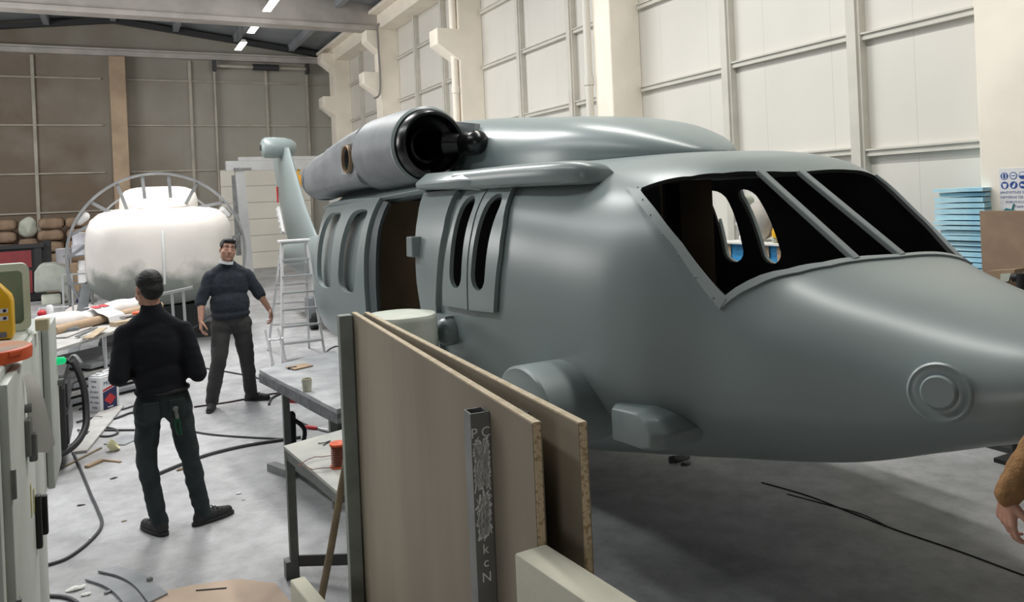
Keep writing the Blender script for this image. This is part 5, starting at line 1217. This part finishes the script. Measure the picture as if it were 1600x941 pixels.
def shoes(t, J, m=None):
    for k in 'lr':
        h_, to = J['heel'+k], J['t'+k]; d = (to-h_); d.z = 0; L_ = d.length; d.normalize()
        n = V(-d.y, d.x, 0)
        b = MB(); b.cap(h_+d*.035+V(0, 0, .042), h_+d*.12+V(0, 0, .046), .040, .042); b.cap(h_+d*.12+V(0, 0, .045), to-d*.03+V(0, 0, .034), .042, .032); b.cap(h_+d*.04+V(0, 0, .05), J['a'+k]+V(0, 0, -.01), .042, .044)
        q = remesh(b, .008, 4)
        for v in q.bm.verts:
            if v.co.z < .012: v.co.z = .012
        sh = q.part('shoe', m or M_shoe, t, smooth=60)
        b = MB(); pts = []
        for kk in range(28):
            a = 2*PI*kk/28; x = math.cos(a); y = math.sin(a); w_ = .043 if x < .2 else .043*(1-.15*(x-.2))
            pts.append(h_+d*(L_/2+(L_/2+.012)*math.copysign(abs(x)**.7, x))+n*w_*math.copysign(abs(y)**.8, y))
        b.loft([[p+V(0, 0, z-p.z) for p in pts] for z in (0., .024)]); b.bevel(.004, 1, 50); b.part('sole', M_sole, sh)
        b = MB()
        for i in range(4):
            p = h_+d*(.13+.026*i)+V(0, 0, .092-.012*i); b.cap(p-n*.022, p+n*.022, .0045, .0045, 8)
        b.part('laces', M_rubber, sh)
# --- person seen from behind
A = dict(root=V(.24, 5.47, 0), head=V(.160, 5.47, 1.578), face=V(-.30, .90, -.28), hup=V(-.05, .25, 1), neck=V(.175, 5.47, 1.40), sl=V(.010, 5.47, 1.315), sr=V(.352, 5.47, 1.295),
         chest=V(.185, 5.48, 1.21), waist=V(.205, 5.48, 1.02), pelvis=V(.215, 5.49, .875), el=V(-.035, 5.40, 1.055), er=V(.425, 5.41, 1.02), wl=V(.045, 5.62, 1.06), wr=V(.345, 5.63, 1.04),
         hl=V(.125, 5.49, .84), hr=V(.300, 5.49, .83), handl=(V(.8, .6, .1), V(.3, -.3, .9), V(-.2, .9, .3)), handr=(V(-.8, .6, .1), V(-.3, -.3, .9), V(.2, .9, .3)))
A['heell'] = at_z(259, 838); A['tl'] = at_z(228, 826); A['heelr'] = at_z(303, 823); A['tr'] = at_z(352, 806)
for k in 'lr':
    d_ = (A['t'+k]-A['heel'+k]).normalized(); A['t'+k] = A['heel'+k]+d_*.265; A['a'+k] = A['heel'+k]+d_*.065+V(0, 0, .095)
A['kl'] = at_y(229, 722, 5.47); A['kr'] = at_y(296, 712, 5.44)
pa, P, Q = body('person', 'person in black high-collar sweater and dark jeans standing with back turned', A, 1.0)
b = MB()
for c_, r_ in (((0, -.022, .048), (.080, .088, .086)), ((0, -.052, -.005), (.072, .052, .070)), ((0, .03, .085), (.066, .055, .042))): b.ell(P(*c_), r_, Q, 24, 16)
remesh(b, .007, 6, .0015, 60, 1).part('hair', M_hair, pa, smooth=80)
b = MB(); b.cap(A['sl'], A['sr'], .062, .062); b.cap(A['sl']+V(.02, 0, .005), A['neck']+V(-.02, 0, -.005), .060, .070); b.cap(A['sr']+V(-.02, 0, .005), A['neck']+V(.02, 0, -.005), .060, .070); b.ell(A['chest'], (.185, .128, .20)); b.ell(A['chest']+V(0, 0, .05), (.185, .112, .10)); b.ell(A['waist'], (.160, .118, .16)); b.ell(A['waist']+V(.005, 0, -.085), (.163, .124, .055))
b.cap(A['neck']+V(0, 0, -.02), A['neck']+V(-.006, .0, .075), .075, .066)
for k in 'lr': b.cap(A['s'+k], A['e'+k], .066, .058); b.cap(A['e'+k], A['w'+k], .058, .044)
remesh(b, .010, 6, .007, 9, 3).part('sweater', M_swA, pa, smooth=80)
def legs(J, s, ph, seed, m, t, pr=(.155, .118, .125)):
    b = MB(); b.ell(J['pelvis'], pr, J.get('rot'))
    for k in 'lr':
        b.cap(J['h'+k], J['k'+k], .088*s, .066*s); b.cap(J['k'+k], J['a'+k]+V(0, 0, -.02), .064*s, .055*s); b.ell(J['h'+k]+V(0, -.02, -.03), (.095*s, .10*s, .11))
    remesh(b, .010, 5, .0085, 9, seed).part('trousers', m, t, smooth=80)
legs(A, .97, 0, 5, M_jeanA, pa)
b = MB(); b.tube([A['pelvis']+V(.150*math.cos(a), .118*math.sin(a), .055) for a in [2*PI*k/32 for k in range(32)]], .016, 8, True); b.part('belt', M_rubber, pa)
for s in (-1, 1):
    b = MB(); c_ = A['pelvis']+V(.075*s, -.122, -.055); b.box(c_, (.095, .012, .12)); b.bevel(.005, 1); b.part('back_pocket', M_jeanA, pa)
shoes(pa, A)
q = at_y(277, 652, 5.345)
pl = thing('pliers', 'green handled pliers hanging from the back pocket of the dark jeans', 'pliers', q)
b = MB(); b.cap(q+V(-.006, 0, .045), q+V(0, 0, .0), .009, .012); b.ell(q+V(-.008, 0, .055), (.017, .007, .016)); b.part('jaws', M_tube, pl)
for dx in (-.008, .008):
    b = MB(); b.tube(spline([q+V(dx*.5, 0, -.005), q+V(dx*1.6, 0, -.05), q+V(dx*.9+.010, 0, -.115)], 6), .0085, 8); b.part('grip', mat('green_grip', (.005, .07, .03), .5), pl)
# --- person facing the camera
B = dict(full=1.12, root=V(1.0, 8.6, 0), head=V(1.012, 8.55, 1.645), face=V(.12, -1, .10), hup=V(.16, .10, 1), neck=V(1.01, 8.60, 1.47), sl=V(.835, 8.60, 1.375), sr=V(1.195, 8.60, 1.365),
         chest=V(1.015, 8.60, 1.27), waist=V(1.015, 8.58, 1.08), pelvis=V(1.02, 8.60, .92), el=V(.735, 8.58, 1.145), er=V(1.315, 8.60, 1.16), wl=V(.715, 8.47, .945), wr=V(1.40, 8.50, .985),
         hl=V(.925, 8.60, .88), hr=V(1.115, 8.60, .88), handl=(V(-.06, -.25, -1), V(.85, .1, .0), V(.3, -1, .1)), handr=(V(.18, -.35, -1), V(-.85, -.1, .0), V(-.3, -1, .1)))
B['heell'] = at_z(333, 636); B['tl'] = at_z(325, 650); B['heelr'] = at_z(383, 626); B['tr'] = at_z(419, 625)
for k in 'lr':
    d_ = (B['t'+k]-B['heel'+k]).normalized(); B['t'+k] = B['heel'+k]+d_*.275; B['a'+k] = B['heel'+k]+d_*.07+V(0, 0, .10)
B['kl'] = at_y(342, 562, 8.48); B['kr'] = at_y(385, 556, 8.62)
pb, P, Q = body('person', 'person in charcoal sweater and grey trousers facing the camera, mask under chin', B, 1.12)
b = MB()
for c_, r_ in (((0, -.026, .058), (.080, .086, .075)), ((0, -.055, .01), (.072, .045, .065)), ((0, .045, .092), (.066, .046, .030)), ((-.062, .01, .04), (.018, .03, .035)), ((.062, .01, .04), (.018, .03, .035))): b.ell(P(*c_), r_, Q, 24, 16)
remesh(b, .007, 5, .002, 50, 2).part('hair', M_hair, pb, smooth=80)
b = MB(); b.cap(B['sl'], B['sr'], .068, .068); b.cap(B['sl']+V(.02, 0, .01), B['neck']+V(-.03, 0, -.02), .066, .078); b.cap(B['sr']+V(-.02, 0, .01), B['neck']+V(.03, 0, -.02), .066, .078); b.ell(B['chest'], (.205, .142, .20)); b.ell(B['waist'], (.205, .160, .17)); b.ell(B['waist']+V(0, 0, -.11), (.198, .155, .07)); b.cap(B['neck']+V(0, 0, -.04), B['neck']+V(0, -.01, .02), .085, .073)
for k in 'lr': b.cap(B['s'+k], B['e'+k], .072, .064); b.cap(B['e'+k], B['e'+k].lerp(B['w'+k], .12), .064, .060)
remesh(b, .010, 6, .008, 9, 8).part('sweater', M_swB, pb, smooth=80)
legs(B, 1.22, 0, 12, M_jeanB, pb, (.185, .145, .13))
shoes(pb, B)
b = MB(); rows = []
for k in range(15):
    a = PI*(-.12+1.24*k/14); rr = .066
    rows.append([P(rr*math.cos(a), -.015+.060*math.sin(a)*1.15, -.118-.018*math.sin(a)+dz)+V(0, 0, 0) for dz in (.014, .0, -.018)])
b.loft(rows, False, False, False); o = b.part('face_mask', M_white, pb); solid(o, .006, 1)
# --- person at the right edge: only the hand and cuff reach the picture
Wc = V(2.516, 1.46, 1.055)
Cc = dict(root=V(2.82, 1.03, 0), head=V(2.83, 1.06, 1.62), face=V(.7, .7, -.1), hup=V(0, 0, 1), neck=V(2.82, 1.04, 1.44), sl=V(2.68, 1.18, 1.385), sr=V(2.95, .90, 1.385), chest=V(2.82, 1.04, 1.25), waist=V(2.82, 1.04, 1.06), pelvis=V(2.82, 1.04, .92),
          el=V(2.622, 1.37, 1.28), er=V(3.00, .80, 1.12), wl=Wc, wr=V(3.06, .92, .90), hl=V(2.75, 1.11, .88), hr=V(2.89, .97, .88), kl=V(2.76, 1.12, .48), kr=V(2.91, .97, .48),
          heell=V(2.73, 1.07, 0), tl=V(2.91, 1.25, 0), heelr=V(2.88, .92, 0), tr=V(3.06, 1.10, 0), rot=Matrix.Rotation(-PI/4, 3, 'Z'),
          handl=(V(-.02, .06, -1), V(.85, -.35, -.2), V(.2, -.75, -.1)), handr=(V(.1, .2, -1), V(-.6, .6, 0), V(.6, .6, 0)))
Cc['al'] = V(2.78, 1.12, .10); Cc['ar'] = V(2.93, .97, .10)
for k_, v_ in list(Cc.items()):
    if isinstance(v_, Vector) and k_ not in ('face', 'hup'): Cc[k_] = v_+V(-.030, .016, 0)
pc, P, Q = body('person', 'person in tan knit sweater at the right edge, only hand and cuff in view', Cc, 1.05, .0042)
b = MB(); b.ell(P(0, -.024, .052), (.080, .088, .082), Q, 24, 16); b.ell(P(0, -.052, 0), (.072, .05, .07), Q); remesh(b, .008, 3, .004, 40, 3).part('hair', M_hair, pc, smooth=80)
b = MB(); b.cap(Cc['sl'], Cc['sr'], .078, .078); b.ell(Cc['chest'], (.195, .135, .20), Cc['rot']); b.ell(Cc['waist'], (.175, .13, .18), Cc['rot']); b.cap(Cc['neck']+V(0, 0, -.04), Cc['neck']+V(0, 0, .01), .080, .07)
for k in 'lr':
    b.cap(Cc['s'+k], Cc['e'+k], .074, .062); b.cap(Cc['e'+k], Cc['e'+k].lerp(Cc['w'+k], .78), .060, .047)
for i in range(3):
    p = Cc['el'].lerp(Cc['wl'], .45+.16*i); b.ell(p, (.058-.004*i, .058-.004*i, .024))
b.cap(Cc['el'].lerp(Cc['wl'], .84), Cc['el'].lerp(Cc['wl'], .99), .043, .041)
remesh(b, .007, 4, .006, 14, 4).part('sweater', M_swC, pc, smooth=80)
legs(Cc, 1.0, 0, 21, M_jeanB, pc, (.165, .125, .125))
shoes(pc, Cc)
# ------------------------------------------------------------------ light and camera
def area(name, loc, sx, sy, power, col=(1, 1, 1), rot=(0, 0, 0)):
    l = bpy.data.lights.new(name, 'AREA'); l.shape = 'RECTANGLE'; l.size = sx; l.size_y = sy; l.energy = power; l.color = col
    o = bpy.data.objects.new(name, l); C.objects.link(o); o.location = loc; o.rotation_euler = rot; return o
def lamp_light(name, loc, power, col=(1, .985, .95), rad=.22):
    l = bpy.data.lights.new(name, 'POINT'); l.energy = power; l.color = col; l.shadow_soft_size = rad
    o = bpy.data.objects.new(name, l); C.objects.link(o); o.location = loc; return o
# roof lamp rows, plus added fill lights overhead, far left and behind the camera
area('aisle_lamp_row', (-3.2, 9.0, 7.3), .5, 10, 372, (.97, .99, 1))
area('helicopter_lamp_row', (3.53, 5.0, 7.0), .3, 6, 312, (1, .985, .94))
area('overhead_fill', (1.0, 13.0, 7.8), 1.0, 8, 690, (1, .99, .97))  # added fill below the closed roof, brightens the middle of the hall
area('far_left_fill', (-7.1, 18.0, 5.0), 2.5, 8, 620, (1, .98, .95), (0, -R(90), 0))  # unseen fill added from the left, power fitted to the hall's brightness
area('front_left_fill', (-5.5, -3.2, 2.7), 2.5, 2.5, 65, (1, .98, .96), (R(86), 0, -R(55)))  # added fill, no door there; lifts panel ends, tube and cabinet top
lamp_light('row_lamp', (3.53, 7.5, 6.9), 22, (1, .985, .95), .4)
for y in (19.35, 21.95, 24.5): lamp_light('tube_lamp', (3.53, y, 6.75), 14, (1, .985, .95), .15)
w = bpy.data.worlds.new('world'); bpy.context.scene.world = w; w.use_nodes = True
w.node_tree.nodes['Background'].inputs['Color'].default_value = (.9, .95, 1, 1)
w.node_tree.nodes['Background'].inputs['Strength'].default_value = .012
cam = bpy.data.cameras.new('camera'); cam.sensor_width = 36; cam.lens = FOC/1600*36; cam.shift_y = -(941/2-PPY)/1600; cam.clip_end = 200
co = bpy.data.objects.new('camera', cam); C.objects.link(co)
r0 = Vector((math.cos(YAW), -math.sin(YAW), 0)); fwd = Vector((math.sin(YAW), math.cos(YAW), 0)); up = Vector((0, 0, 1))
rt = r0*math.cos(RHO)-up*math.sin(RHO); u2 = up*math.cos(RHO)+r0*math.sin(RHO)
m = Matrix((rt, u2, -fwd)).transposed().to_4x4(); m.translation = (0, 0, CAM_H); co.matrix_world = m
sc = bpy.context.scene; sc.camera = co
sc.view_settings.view_transform = 'Standard'; sc.view_settings.look = 'None'; sc.view_settings.gamma = 1; sc.view_settings.use_curve_mapping = False
sc.view_settings.exposure = 0.0
